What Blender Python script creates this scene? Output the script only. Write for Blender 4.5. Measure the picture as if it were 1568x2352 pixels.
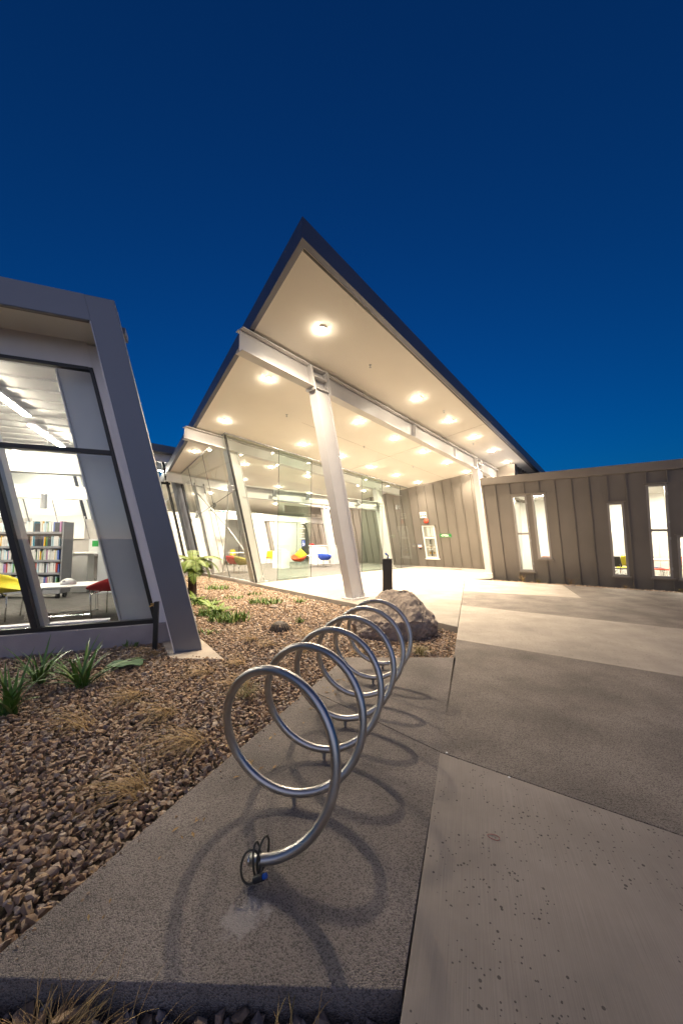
import bpy, bmesh, math, random
import numpy as np
from mathutils import Vector, Matrix, noise

S = bpy.context.scene
for o in list(bpy.data.objects):
    bpy.data.objects.remove(o, do_unlink=True)
COL = S.collection
R = math.radians
random.seed(7)
rng = np.random.default_rng(11)

# ------------------------------------------------------------------ camera
cam_d = bpy.data.cameras.new('camera')
cam = bpy.data.objects.new('camera', cam_d)
COL.objects.link(cam)
cam.location = (0, 0, 1.55)
cam.rotation_euler = (R(90 + 4.2), 0, 0)
cam_d.sensor_fit = 'HORIZONTAL'
cam_d.sensor_width = 24.0
cam_d.lens = 24.0 * 840 / 1568
cam_d.clip_start = 0.05
cam_d.clip_end = 6000
S.camera = cam

# ------------------------------------------------------------------ sky (blue hour, sun just set behind the camera)
world = bpy.data.worlds.new('World')
S.world = world
world.use_nodes = True
wn = world.node_tree
wn.nodes.clear()
sky = wn.nodes.new('ShaderNodeTexSky')
sky.sky_type = 'NISHITA'
sky.sun_disc = False
sky.sun_elevation = R(4.0)
sky.sun_rotation = R(180)
sky.ozone_density = 7.2
sky.dust_density = 0.4
sky.air_density = 1.0
hs = wn.nodes.new('ShaderNodeHueSaturation')
hs.inputs['Saturation'].default_value = 1.0
hs.inputs['Hue'].default_value = 0.5015
bg = wn.nodes.new('ShaderNodeBackground')
bg.inputs['Strength'].default_value = 0.108
wo = wn.nodes.new('ShaderNodeOutputWorld')
wn.links.new(sky.outputs[0], hs.inputs['Color'])
wn.links.new(hs.outputs[0], bg.inputs['Color'])
wn.links.new(bg.outputs[0], wo.inputs['Surface'])

# afterglow of the set sun, low behind the camera
sun_d = bpy.data.lights.new('sun', 'SUN')
sun_d.energy = 0.52
sun_d.angle = R(85)
sun_d.color = (0.98, 0.90, 0.95)
sun = bpy.data.objects.new('sun', sun_d)
COL.objects.link(sun)
sun.location = (0, -30, 12)
sun.rotation_euler = (R(90 - 11), 0, R(0))

# ------------------------------------------------------------------ exposure, sampling
S.view_settings.view_transform = 'Standard'
S.view_settings.look = 'None'
S.view_settings.exposure = 0.28
S.view_settings.gamma = 1.0
S.view_settings.use_curve_mapping = False
S.render.engine = 'CYCLES'
cy = S.cycles
cy.use_denoising = True
try:
    cy.denoiser = 'OPENIMAGEDENOISE'
except Exception:
    pass
cy.max_bounces = 9
cy.diffuse_bounces = 4
cy.glossy_bounces = 4
cy.transparent_max_bounces = 24
cy.sample_clamp_indirect = 6.0
cy.sample_clamp_direct = 0.0
cy.caustics_reflective = False
cy.caustics_refractive = False
cy.use_light_tree = True

LAMP = 980.0        # power of one recessed downlight
STRIP = 170.0         # radiance of the interior strip lights

# ------------------------------------------------------------------ materials
MATS = {}
def N(nt, t, **kw):
    n = nt.nodes.new(t)
    for k, v in kw.items():
        setattr(n, k, v)
    return n

def base_mat(name):
    m = bpy.data.materials.new(name)
    m.use_nodes = True
    nt = m.node_tree
    b = nt.nodes['Principled BSDF']
    MATS[name] = m
    return m, nt, b

def plain(name, col, rough=0.5, metal=0.0, var=0.12, scale=6.0, bump=0.0, bscale=60.0, spec=0.5, stretch=None):
    """principled with a soft cloudy variation of colour and roughness, optional fine bump"""
    m, nt, b = base_mat(name)
    tc = N(nt, 'ShaderNodeTexCoord')
    mp = N(nt, 'ShaderNodeMapping')
    if stretch:
        mp.inputs['Scale'].default_value = stretch
    nt.links.new(tc.outputs['Object'], mp.inputs['Vector'])
    nz = N(nt, 'ShaderNodeTexNoise')
    nz.inputs['Scale'].default_value = scale
    nz.inputs['Detail'].default_value = 6
    nt.links.new(mp.outputs[0], nz.inputs['Vector'])
    rp = N(nt, 'ShaderNodeValToRGB')
    c = np.array(col)
    rp.color_ramp.elements[0].position = 0.3
    rp.color_ramp.elements[1].position = 0.7
    rp.color_ramp.elements[0].color = (*np.clip(c * (1 - var), 0, 1), 1)
    rp.color_ramp.elements[1].color = (*np.clip(c * (1 + var), 0, 1), 1)
    nt.links.new(nz.outputs['Fac'], rp.inputs['Fac'])
    nt.links.new(rp.outputs[0], b.inputs['Base Color'])
    mr = N(nt, 'ShaderNodeMapRange')
    mr.inputs['To Min'].default_value = max(0.02, rough * 0.8)
    mr.inputs['To Max'].default_value = min(1.0, rough * 1.2)
    nt.links.new(nz.outputs['Fac'], mr.inputs['Value'])
    nt.links.new(mr.outputs[0], b.inputs['Roughness'])
    b.inputs['Metallic'].default_value = metal
    b.inputs['Specular IOR Level'].default_value = spec
    if bump > 0:
        n2 = N(nt, 'ShaderNodeTexNoise')
        n2.inputs['Scale'].default_value = bscale
        n2.inputs['Detail'].default_value = 4
        nt.links.new(mp.outputs[0], n2.inputs['Vector'])
        bp = N(nt, 'ShaderNodeBump')
        bp.inputs['Strength'].default_value = bump
        bp.inputs['Distance'].default_value = 0.01
        nt.links.new(n2.outputs['Fac'], bp.inputs['Height'])
        nt.links.new(bp.outputs[0], b.inputs['Normal'])
    return m

def emit(name, col, strength):
    m = bpy.data.materials.new(name)
    m.use_nodes = True
    nt = m.node_tree
    nt.nodes.clear()
    e = N(nt, 'ShaderNodeEmission')
    e.inputs['Color'].default_value = (*col, 1)
    e.inputs['Strength'].default_value = strength
    o = N(nt, 'ShaderNodeOutputMaterial')
    nt.links.new(e.outputs[0], o.inputs['Surface'])
    MATS[name] = m
    return m

def glass(name, tint=(0.965, 0.985, 0.972), ior=1.5, boost=1.0):
    """architectural sheet glass: clear straight-through transmission plus fresnel mirror"""
    m = bpy.data.materials.new(name)
    m.use_nodes = True
    nt = m.node_tree
    nt.nodes.clear()
    t = N(nt, 'ShaderNodeBsdfTransparent')
    t.inputs['Color'].default_value = (*tint, 1)
    g = N(nt, 'ShaderNodeBsdfGlossy')
    g.inputs['Roughness'].default_value = 0.0
    lw = N(nt, 'ShaderNodeLayerWeight')
    lw.inputs['Blend'].default_value = 0.5
    pw = N(nt, 'ShaderNodeMath', operation='POWER')
    pw.inputs[1].default_value = 5.0
    nt.links.new(lw.outputs['Facing'], pw.inputs[0])
    mu = N(nt, 'ShaderNodeMath', operation='MULTIPLY_ADD')
    mu.inputs[1].default_value = 0.90
    mu.inputs[2].default_value = 0.04 * boost
    nt.links.new(pw.outputs[0], mu.inputs[0])
    mx = N(nt, 'ShaderNodeMixShader')
    nt.links.new(mu.outputs[0], mx.inputs['Fac'])
    nt.links.new(t.outputs[0], mx.inputs[1])
    nt.links.new(g.outputs[0], mx.inputs[2])
    o = N(nt, 'ShaderNodeOutputMaterial')
    nt.links.new(mx.outputs[0], o.inputs['Surface'])
    MATS[name] = m
    return m

def aggregate(name, dark, light, tone=1.0, spill=None):
    """washed exposed-aggregate concrete: pebbles of 3 to 8 mm in a paler cement"""
    m, nt, b = base_mat(name)
    tc = N(nt, 'ShaderNodeTexCoord')
    vo = N(nt, 'ShaderNodeTexVoronoi')
    vo.inputs['Scale'].default_value = 185
    vo.inputs['Randomness'].default_value = 1.0
    nt.links.new(tc.outputs['Object'], vo.inputs['Vector'])
    n1 = N(nt, 'ShaderNodeTexNoise')
    n1.inputs['Scale'].default_value = 130
    n1.inputs['Detail'].default_value = 3
    nt.links.new(tc.outputs['Object'], n1.inputs['Vector'])
    n2 = N(nt, 'ShaderNodeTexNoise')
    n2.inputs['Scale'].default_value = 1.7
    n2.inputs['Detail'].default_value = 7
    nt.links.new(tc.outputs['Object'], n2.inputs['Vector'])
    # speckle: a pebble is dark or light by its cell colour
    sep = N(nt, 'ShaderNodeSeparateColor')
    nt.links.new(vo.outputs['Color'], sep.inputs[0])
    ad = N(nt, 'ShaderNodeMath', operation='ADD')
    nt.links.new(sep.outputs[0], ad.inputs[0])
    nt.links.new(n1.outputs['Fac'], ad.inputs[1])
    rp = N(nt, 'ShaderNodeValToRGB')
    cr = rp.color_ramp
    cr.elements[0].position = 0.62; cr.elements[0].color = (*(np.array(dark) * tone), 1)
    cr.elements[1].position = 1.25 if False else 1.0; cr.elements[1].color = (*(np.array(light) * tone), 1)
    nt.links.new(ad.outputs[0], rp.inputs['Fac'])
    # large cloudy stains
    r2 = N(nt, 'ShaderNodeMapRange')
    r2.inputs['From Min'].default_value = 0.3; r2.inputs['From Max'].default_value = 0.72
    r2.inputs['To Min'].default_value = 0.66; r2.inputs['To Max'].default_value = 1.22
    nt.links.new(n2.outputs['Fac'], r2.inputs['Value'])
    mx = N(nt, 'ShaderNodeVectorMath', operation='SCALE')
    nt.links.new(rp.outputs[0], mx.inputs[0])
    nt.links.new(r2.outputs[0], mx.inputs['Scale'])
    out = mx
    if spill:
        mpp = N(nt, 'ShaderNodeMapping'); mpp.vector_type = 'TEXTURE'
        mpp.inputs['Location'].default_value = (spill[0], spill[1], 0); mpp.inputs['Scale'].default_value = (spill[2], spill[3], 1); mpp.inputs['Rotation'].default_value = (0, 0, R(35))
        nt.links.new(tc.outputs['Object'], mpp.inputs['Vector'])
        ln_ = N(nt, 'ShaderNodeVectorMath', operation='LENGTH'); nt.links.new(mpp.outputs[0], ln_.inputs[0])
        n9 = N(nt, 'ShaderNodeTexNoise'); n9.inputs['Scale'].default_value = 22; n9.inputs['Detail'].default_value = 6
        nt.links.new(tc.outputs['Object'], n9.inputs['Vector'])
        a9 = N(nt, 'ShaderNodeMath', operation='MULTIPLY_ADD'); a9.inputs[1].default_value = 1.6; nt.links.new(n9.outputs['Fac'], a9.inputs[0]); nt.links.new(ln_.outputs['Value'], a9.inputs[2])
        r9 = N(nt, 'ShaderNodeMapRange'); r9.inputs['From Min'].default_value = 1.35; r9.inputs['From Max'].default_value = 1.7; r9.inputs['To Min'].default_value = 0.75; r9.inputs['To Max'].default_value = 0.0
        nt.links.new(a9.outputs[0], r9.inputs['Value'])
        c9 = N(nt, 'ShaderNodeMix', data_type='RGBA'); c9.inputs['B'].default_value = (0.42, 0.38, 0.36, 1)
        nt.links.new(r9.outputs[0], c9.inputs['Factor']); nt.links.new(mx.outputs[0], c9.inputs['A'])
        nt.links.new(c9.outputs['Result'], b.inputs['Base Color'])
    else:
        nt.links.new(mx.outputs[0], b.inputs['Base Color'])
    b.inputs['Roughness'].default_value = 0.85
    bp = N(nt, 'ShaderNodeBump')
    bp.inputs['Strength'].default_value = 0.9
    bp.inputs['Distance'].default_value = 0.006
    nt.links.new(vo.outputs['Distance'], bp.inputs['Height'])
    bp.invert = True
    nt.links.new(bp.outputs[0], b.inputs['Normal'])
    return m

def brushed_concrete(name, col, ang, spots=True):
    """broom-finished concrete: fine parallel strokes, soft stains, dark pock marks"""
    m, nt, b = base_mat(name)
    tc = N(nt, 'ShaderNodeTexCoord')
    mp = N(nt, 'ShaderNodeMapping')
    mp.inputs['Rotation'].default_value = (0, 0, ang)
    mp.vector_type = 'TEXTURE'
    mp.inputs['Scale'].default_value = (1 / 230, 1 / 3.0, 1)
    nt.links.new(tc.outputs['Object'], mp.inputs['Vector'])
    br = N(nt, 'ShaderNodeTexNoise')
    br.inputs['Scale'].default_value = 1.0
    br.inputs['Detail'].default_value = 3
    nt.links.new(mp.outputs[0], br.inputs['Vector'])
    st = N(nt, 'ShaderNodeTexNoise')
    st.inputs['Scale'].default_value = 1.3
    st.inputs['Detail'].default_value = 8
    st.inputs['Roughness'].default_value = 0.6
    nt.links.new(tc.outputs['Object'], st.inputs['Vector'])
    r1 = N(nt, 'ShaderNodeMapRange')
    r1.inputs['From Min'].default_value = 0.3; r1.inputs['From Max'].default_value = 0.7
    r1.inputs['To Min'].default_value = 0.9; r1.inputs['To Max'].default_value = 1.08
    nt.links.new(br.outputs['Fac'], r1.inputs['Value'])
    r2 = N(nt, 'ShaderNodeMapRange')
    r2.inputs['From Min'].default_value = 0.3; r2.inputs['From Max'].default_value = 0.7
    r2.inputs['To Min'].default_value = 0.72; r2.inputs['To Max'].default_value = 1.16
    nt.links.new(st.outputs['Fac'], r2.inputs['Value'])
    mu = N(nt, 'ShaderNodeMath', operation='MULTIPLY')
    nt.links.new(r1.outputs[0], mu.inputs[0]); nt.links.new(r2.outputs[0], mu.inputs[1])
    fac = mu
    if spots:
        for sc, lim, thr in ((24.0, 0.15, 0.52), (52.0, 0.20, 0.60), (9.0, 0.065, 0.70)):
            vo = N(nt, 'ShaderNodeTexVoronoi')
            vo.inputs['Scale'].default_value = sc
            nt.links.new(tc.outputs['Object'], vo.inputs['Vector'])
            lt = N(nt, 'ShaderNodeMath', operation='LESS_THAN')
            lt.inputs[1].default_value = lim
            nt.links.new(vo.outputs['Distance'], lt.inputs[0])
            sp = N(nt, 'ShaderNodeSeparateColor')
            nt.links.new(vo.outputs['Color'], sp.inputs[0])
            gt = N(nt, 'ShaderNodeMath', operation='GREATER_THAN')
            gt.inputs[1].default_value = thr
            nt.links.new(sp.outputs[1], gt.inputs[0])
            an = N(nt, 'ShaderNodeMath', operation='MULTIPLY')
            nt.links.new(lt.outputs[0], an.inputs[0]); nt.links.new(gt.outputs[0], an.inputs[1])
            # clusters
            cl = N(nt, 'ShaderNodeTexNoise')
            cl.inputs['Scale'].default_value = 2.3
            nt.links.new(tc.outputs['Object'], cl.inputs['Vector'])
            cg = N(nt, 'ShaderNodeMath', operation='GREATER_THAN')
            cg.inputs[1].default_value = 0.47
            nt.links.new(cl.outputs['Fac'], cg.inputs[0])
            a2 = N(nt, 'ShaderNodeMath', operation='MULTIPLY')
            nt.links.new(an.outputs[0], a2.inputs[0]); nt.links.new(cg.outputs[0], a2.inputs[1])
            iv = N(nt, 'ShaderNodeMath', operation='MULTIPLY_ADD')
            iv.inputs[1].default_value = -0.72; iv.inputs[2].default_value = 1.0
            nt.links.new(a2.outputs[0], iv.inputs[0])
            m2 = N(nt, 'ShaderNodeMath', operation='MULTIPLY')
            nt.links.new(fac.outputs[0], m2.inputs[0]); nt.links.new(iv.outputs[0], m2.inputs[1])
            fac = m2
    sc_ = N(nt, 'ShaderNodeVectorMath', operation='SCALE')
    sc_.inputs[0].default_value = col
    nt.links.new(fac.outputs[0], sc_.inputs['Scale'])
    nt.links.new(sc_.outputs[0], b.inputs['Base Color'])
    b.inputs['Roughness'].default_value = 0.8
    bp = N(nt, 'ShaderNodeBump')
    bp.inputs['Strength'].default_value = 0.35
    bp.inputs['Distance'].default_value = 0.004
    nt.links.new(br.outputs['Fac'], bp.inputs['Height'])
    nt.links.new(bp.outputs[0], b.inputs['Normal'])
    return m

def island_mat(name, cols, rough=0.8, bump=0.5, bscale=90, pos=None):
    """each loose piece (stone, blade, leaf) of a joined mesh takes its own colour"""
    m, nt, b = base_mat(name)
    ge = N(nt, 'ShaderNodeNewGeometry')
    rp = N(nt, 'ShaderNodeValToRGB')
    cr = rp.color_ramp
    while len(cr.elements) < len(cols):
        cr.elements.new(0.5)
    for i, c in enumerate(cols):
        cr.elements[i].position = i / (len(cols) - 1)
        cr.elements[i].color = (*c, 1)
    nt.links.new(ge.outputs['Random Per Island'], rp.inputs['Fac'])
    tc = N(nt, 'ShaderNodeTexCoord')
    nz = N(nt, 'ShaderNodeTexNoise')
    nz.inputs['Scale'].default_value = bscale
    nz.inputs['Detail'].default_value = 5
    nt.links.new(tc.outputs['Object'], nz.inputs['Vector'])
    mr = N(nt, 'ShaderNodeMapRange')
    mr.inputs['From Min'].default_value = 0.3; mr.inputs['From Max'].default_value = 0.7
    mr.inputs['To Min'].default_value = 0.7; mr.inputs['To Max'].default_value = 1.25
    nt.links.new(nz.outputs['Fac'], mr.inputs['Value'])
    sc = N(nt, 'ShaderNodeVectorMath', operation='SCALE')
    nt.links.new(rp.outputs[0], sc.inputs[0]); nt.links.new(mr.outputs[0], sc.inputs['Scale'])
    nt.links.new(sc.outputs[0], b.inputs['Base Color'])
    b.inputs['Roughness'].default_value = rough
    if bump:
        bp = N(nt, 'ShaderNodeBump')
        bp.inputs['Strength'].default_value = bump
        bp.inputs['Distance'].default_value = 0.005
        nt.links.new(nz.outputs['Fac'], bp.inputs['Height'])
        nt.links.new(bp.outputs[0], b.inputs['Normal'])
    return m

plain('white_steel', (0.63, 0.61, 0.60), 0.38, var=0.05, scale=1.5)
plain('soffit', (0.86, 0.82, 0.75), 0.7, var=0.03, scale=0.8)
plain('soffit_joint', (0.42, 0.38, 0.33), 0.8)
plain('white_wall', (0.76, 0.74, 0.70), 0.7, var=0.04, scale=1.0)
plain('white_panel', (0.80, 0.77, 0.80), 0.45, var=0.05, scale=2.0)
plain('fascia_metal', (0.12, 0.13, 0.175), 0.42, metal=0.3, var=0.1, scale=0.7, bump=0.05, bscale=3)
plain('frame_grey', (0.175, 0.185, 0.215), 0.42, metal=0.35, var=0.07, scale=0.9, bump=0.06, bscale=160)
plain('cladding', (0.21, 0.188, 0.165), 0.42, metal=0.35, var=0.07, scale=0.9, bump=0.08, bscale=2.2)
plain('cladding_trim', (0.24, 0.21, 0.18), 0.45, metal=0.3, var=0.06, scale=1.2)
plain('window_alu', (0.34, 0.32, 0.30), 0.4, metal=0.4, var=0.05, scale=2)
plain('black_frame', (0.022, 0.020, 0.020), 0.4, metal=0.2, var=0.15, scale=3)
plain('dark_steel', (0.06, 0.06, 0.06), 0.4, metal=0.6, var=0.1)
plain('stainless', (0.50, 0.48, 0.46), 0.36, metal=1.0, var=0.1, scale=9, bump=0.07, bscale=240)
plain('chrome', (0.62, 0.62, 0.62), 0.15, metal=1.0, var=0.03)
plain('galv', (0.42, 0.42, 0.43), 0.4, metal=0.8, var=0.08)
plain('plinth', (0.36, 0.32, 0.32), 0.85, var=0.12, scale=3, bump=0.25, bscale=70)
plain('kerb_concrete', (0.45, 0.38, 0.31), 0.85, var=0.16, scale=2.2, bump=0.3, bscale=60)
brushed_concrete('concrete_brushed', (0.29, 0.25, 0.218), R(-19))
brushed_concrete('concrete_pale', (0.375, 0.325, 0.275), R(-19), spots=True)
brushed_concrete('concrete_canopy', (0.31, 0.275, 0.235), R(-19), spots=False)
aggregate('aggregate_dark', (0.125, 0.105, 0.092), (0.285, 0.243, 0.21))
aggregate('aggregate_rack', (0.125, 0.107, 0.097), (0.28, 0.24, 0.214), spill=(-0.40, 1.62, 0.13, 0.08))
plain('slab_edge', (0.25, 0.22, 0.20), 0.9, var=0.2, scale=8, bump=0.4, bscale=50)
plain('soil', (0.06, 0.043, 0.03), 0.95, var=0.35, scale=12, bump=0.6, bscale=40)
plain('land', (0.05, 0.055, 0.035), 0.95, var=0.3, scale=0.4)
plain('joint_dark', (0.05, 0.045, 0.04), 0.9)
plain('rock', (0.275, 0.222, 0.18), 0.95, var=0.35, scale=14, bump=1.0, bscale=60)
island_mat('gravel', [(0.21, 0.14, 0.09), (0.36, 0.23, 0.135), (0.26, 0.18, 0.12), (0.42, 0.285, 0.17), (0.24, 0.20, 0.18), (0.37, 0.235, 0.14), (0.50, 0.405, 0.31), (0.29, 0.185, 0.115), (0.35, 0.28, 0.23)], 0.75, 0.6, 60)
island_mat('dry_blade', [(0.28, 0.155, 0.055), (0.38, 0.23, 0.085), (0.22, 0.13, 0.045), (0.45, 0.30, 0.12), (0.18, 0.13, 0.04)], 0.7, 0)
island_mat('sedge_blade', [(0.10, 0.10, 0.02), (0.22, 0.16, 0.04), (0.14, 0.14, 0.03), (0.32, 0.21, 0.07)], 0.6, 0)
island_mat('strap_leaf', [(0.06, 0.14, 0.025), (0.11, 0.22, 0.04), (0.08, 0.17, 0.03), (0.19, 0.28, 0.07)], 0.4, 0)
island_mat('cover_leaf', [(0.05, 0.12, 0.015), (0.09, 0.19, 0.02), (0.06, 0.14, 0.02), (0.14, 0.22, 0.03), (0.20, 0.20, 0.05)], 0.5, 0)
island_mat('fern_leaf', [(0.13, 0.21, 0.02), (0.09, 0.165, 0.02), (0.20, 0.26, 0.025), (0.15, 0.215, 0.02)], 0.5, 0)
plain('fern_trunk', (0.05, 0.028, 0.016), 0.95, var=0.5, scale=30, bump=1.0, bscale=50)
plain('black_plastic', (0.018, 0.017, 0.017), 0.45, var=0.2)
plain('pedestal', (0.035, 0.031, 0.029), 0.38, metal=0.4, var=0.12)
plain('iron', (0.075, 0.062, 0.055), 0.6, metal=0.5, var=0.3, scale=20)
plain('brass', (0.45, 0.30, 0.12), 0.35, metal=1.0)
plain('shade_cloth', (0.10, 0.17, 0.09), 0.85, var=0.2, scale=90)
plain('cable', (0.06, 0.055, 0.04), 0.35, var=0.2)
plain('blue_plastic', (0.01, 0.09, 0.42), 0.35)
plain('red_plastic', (0.55, 0.06, 0.025), 0.4)
plain('band_red', (0.32, 0.06, 0.06), 0.5)
plain('white_plastic', (0.78, 0.78, 0.76), 0.4, var=0.03)
plain('sign_green', (0.02, 0.26, 0.05), 0.45, var=0.04)
plain('sign_white', (0.78, 0.78, 0.74), 0.5, var=0.02)
plain('sign_black', (0.03, 0.03, 0.03), 0.5)
plain('sign_blue', (0.02, 0.08, 0.35), 0.5)
plain('red_fabric', (0.42, 0.022, 0.02), 0.9, var=0.12, scale=40, bump=0.2, bscale=300)
plain('scarlet_fabric', (0.66, 0.075, 0.02), 0.9, var=0.1, scale=40)
plain('yellow_fabric', (0.55, 0.46, 0.02), 0.9, var=0.1, scale=40)
plain('yellow_plastic', (0.78, 0.66, 0.02), 0.4, var=0.04)
plain('blue_fabric', (0.045, 0.10, 0.55), 0.9, var=0.1, scale=40)
plain('olive_fabric', (0.30, 0.27, 0.07), 0.9, var=0.35, scale=70)
plain('shelf_steel', (0.36, 0.36, 0.37), 0.4, metal=0.5, var=0.05)
plain('grey_wall', (0.42, 0.39, 0.355), 0.8, var=0.06)
plain('bench_dark', (0.20, 0.18, 0.17), 0.7, var=0.15, scale=30)
plain('green_glass_panel', (0.60, 0.70, 0.64), 0.25, var=0.03)
plain('dark_screen', (0.015, 0.018, 0.02), 0.2)
plain('vinyl', (0.03, 0.03, 0.03), 0.5)
plain('ceiling_tray', (0.62, 0.60, 0.56), 0.6, var=0.04)
for i, c in enumerate([(0.72, 0.70, 0.66), (0.04, 0.04, 0.045), (0.60, 0.36, 0.03), (0.42, 0.05, 0.03), (0.03, 0.20, 0.30), (0.10, 0.16, 0.45), (0.12, 0.30, 0.10), (0.45, 0.20, 0.38), (0.50, 0.66, 0.72), (0.30, 0.17, 0.09)]):
    plain('book_%d' % i, c, 0.5, var=0.06, scale=30)
BOOK_WORD = ['white', 'black', 'orange', 'red', 'teal', 'blue', 'green', 'mauve', 'pale blue', 'brown']
emit('lamp_warm', (1.0, 0.85, 0.64), 480.0)
emit('lamp_inside', (1.0, 0.86, 0.66), 450.0)
emit('strip_light', (1.0, 0.90, 0.75), STRIP)
emit('panel_light', (1.0, 0.90, 0.74), 190.0)
emit('exit_sign', (0.25, 0.9, 0.55), 2.0)
glass('glass_clear')
glass('glass_green', (0.92, 0.97, 0.945))
glass('glass_wing', (0.97, 0.985, 0.975), 1.5, 1.1)
# carpet tiles: striped squares turned this way and that
m, nt, b = base_mat('carpet')
tc = N(nt, 'ShaderNodeTexCoord')
mp = N(nt, 'ShaderNodeMapping'); mp.inputs['Rotation'].default_value = (0, 0, R(24))
nt.links.new(tc.outputs['Object'], mp.inputs['Vector'])
ck = N(nt, 'ShaderNodeTexChecker'); ck.inputs['Scale'].default_value = 2.0
ck.inputs['Color1'].default_value = (0, 0, 0, 1); ck.inputs['Color2'].default_value = (1, 1, 1, 1)
nt.links.new(mp.outputs[0], ck.inputs['Vector'])
outs = []
for s in ((3, 90, 1), (90, 3, 1)):
    q = N(nt, 'ShaderNodeMapping'); q.inputs['Scale'].default_value = s
    nt.links.new(mp.outputs[0], q.inputs['Vector'])
    z = N(nt, 'ShaderNodeTexNoise'); z.inputs['Scale'].default_value = 1.0; z.inputs['Detail'].default_value = 2
    nt.links.new(q.outputs[0], z.inputs['Vector']); outs.append(z)
mix = N(nt, 'ShaderNodeMix', data_type='FLOAT')
nt.links.new(ck.outputs['Fac'], mix.inputs[0])
nt.links.new(outs[0].outputs['Fac'], mix.inputs[2]); nt.links.new(outs[1].outputs['Fac'], mix.inputs[3])
rp = N(nt, 'ShaderNodeValToRGB')
rp.color_ramp.elements[0].position = 0.32; rp.color_ramp.elements[0].color = (0.036, 0.033, 0.030, 1)
rp.color_ramp.elements[1].position = 0.68; rp.color_ramp.elements[1].color = (0.125, 0.116, 0.106, 1)
nt.links.new(mix.outputs[0], rp.inputs['Fac']); nt.links.new(rp.outputs[0], b.inputs['Base Color'])
b.inputs['Roughness'].default_value = 0.95

# ------------------------------------------------------------------ mesh helpers
V = lambda *a: np.array(a, float)
UP = V(0, 0, 1)
def nrm(v):
    return v / (np.linalg.norm(v) + 1e-12)

def root_loc(o):
    p = V(0, 0, 0)
    while o is not None:
        p = p + V(*o.location)
        o = o.parent
    return p

class MB:
    def __init__(s):
        s.v = []; s.f = []
    def add(s, vs, fs):
        b = len(s.v)
        s.v += [tuple(map(float, q)) for q in vs]
        s.f += [tuple(i + b for i in q) for q in fs]
        return s
    def quad(s, a, b, c, d):
        return s.add([a, b, c, d], [(0, 1, 2, 3)])
    def poly(s, pts):
        return s.add(pts, [tuple(range(len(pts)))])
    def hexa(s, p):
        return s.add(p, [(0, 3, 2, 1), (4, 5, 6, 7), (0, 1, 5, 4), (1, 2, 6, 5), (2, 3, 7, 6), (3, 0, 4, 7)])
    def box(s, c, sx, sy, sz, ax=V(1, 0, 0), ay=V(0, 1, 0), az=V(0, 0, 1)):
        c = V(*c); x = ax * sx / 2; y = ay * sy / 2; z = az * sz / 2
        return s.hexa([c - x - y - z, c + x - y - z, c + x + y - z, c - x + y - z, c - x - y + z, c + x - y + z, c + x + y + z, c - x + y + z])
    def prism(s, poly, vec):
        n = len(poly); a = [V(*p) for p in poly]; vec = V(*vec)
        return s.add(a + [p + vec for p in a], [tuple(range(n - 1, -1, -1)), tuple(range(n, 2 * n))] + [(i, (i + 1) % n, n + (i + 1) % n, n + i) for i in range(n)])
    def tube(s, path, r, seg=8, closed=False, caps=True):
        P = [V(*p) for p in path]; n = len(P)
        rr = r if hasattr(r, '__len__') else [r] * n
        rings = []; last = None
        for i in range(n):
            if closed:
                t = nrm(P[(i + 1) % n] - P[i - 1])
            else:
                t = nrm(P[min(i + 1, n - 1)] - P[max(i - 1, 0)])
            if last is None:
                h = UP if abs(t[2]) < 0.9 else V(1, 0, 0)
                u = nrm(np.cross(t, h))
            else:
                u = nrm(last - t * (last @ t))
            last = u; w = np.cross(t, u)
            rings.append([P[i] + rr[i] * (math.cos(2 * math.pi * k / seg) * u + math.sin(2 * math.pi * k / seg) * w) for k in range(seg)])
        vs = [q for rg in rings for q in rg]; fs = []
        m = n if closed else n - 1
        for i in range(m):
            j = (i + 1) % n
            for k in range(seg):
                l = (k + 1) % seg
                fs.append((i * seg + k, i * seg + l, j * seg + l, j * seg + k))
        if caps and not closed:
            fs.append(tuple(range(seg - 1, -1, -1))); fs.append(tuple((n - 1) * seg + k for k in range(seg)))
        return s.add(vs, fs)
    def lathe(s, prof, c=(0, 0, 0), seg=24, caps=True):
        c = V(*c); vs = []; fs = []; n = len(prof)
        for r, z in prof:
            for k in range(seg):
                a = 2 * math.pi * k / seg
                vs.append(c + V(r * math.cos(a), r * math.sin(a), z))
        for i in range(n - 1):
            for k in range(seg):
                l = (k + 1) % seg
                fs.append((i * seg + k, i * seg + l, (i + 1) * seg + l, (i + 1) * seg + k))
        if caps:
            fs.append(tuple(range(seg - 1, -1, -1))); fs.append(tuple((n - 1) * seg + k for k in range(seg)))
        return s.add(vs, fs)
    def build(s, name, mat, parent=None, smooth=False, local=False, bevel=0.0):
        me = bpy.data.meshes.new(name)
        vs = np.array(s.v)
        if parent is not None and not local:
            vs = vs - root_loc(parent)
        me.from_pydata([tuple(q) for q in vs], [], s.f)
        me.update()
        bm = bmesh.new(); bm.from_mesh(me)
        bmesh.ops.recalc_face_normals(bm, faces=bm.faces)
        bm.to_mesh(me); bm.free()
        me.materials.append(MATS[mat])
        if smooth:
            me.polygons.foreach_set('use_smooth', [True] * len(me.polygons))
        o = bpy.data.objects.new(name, me)
        COL.objects.link(o)
        if parent is not None:
            o.parent = parent
        if bevel:
            bv = o.modifiers.new('bevel', 'BEVEL'); bv.width = bevel; bv.segments = 2; bv.limit_method = 'ANGLE'
        return o

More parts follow.
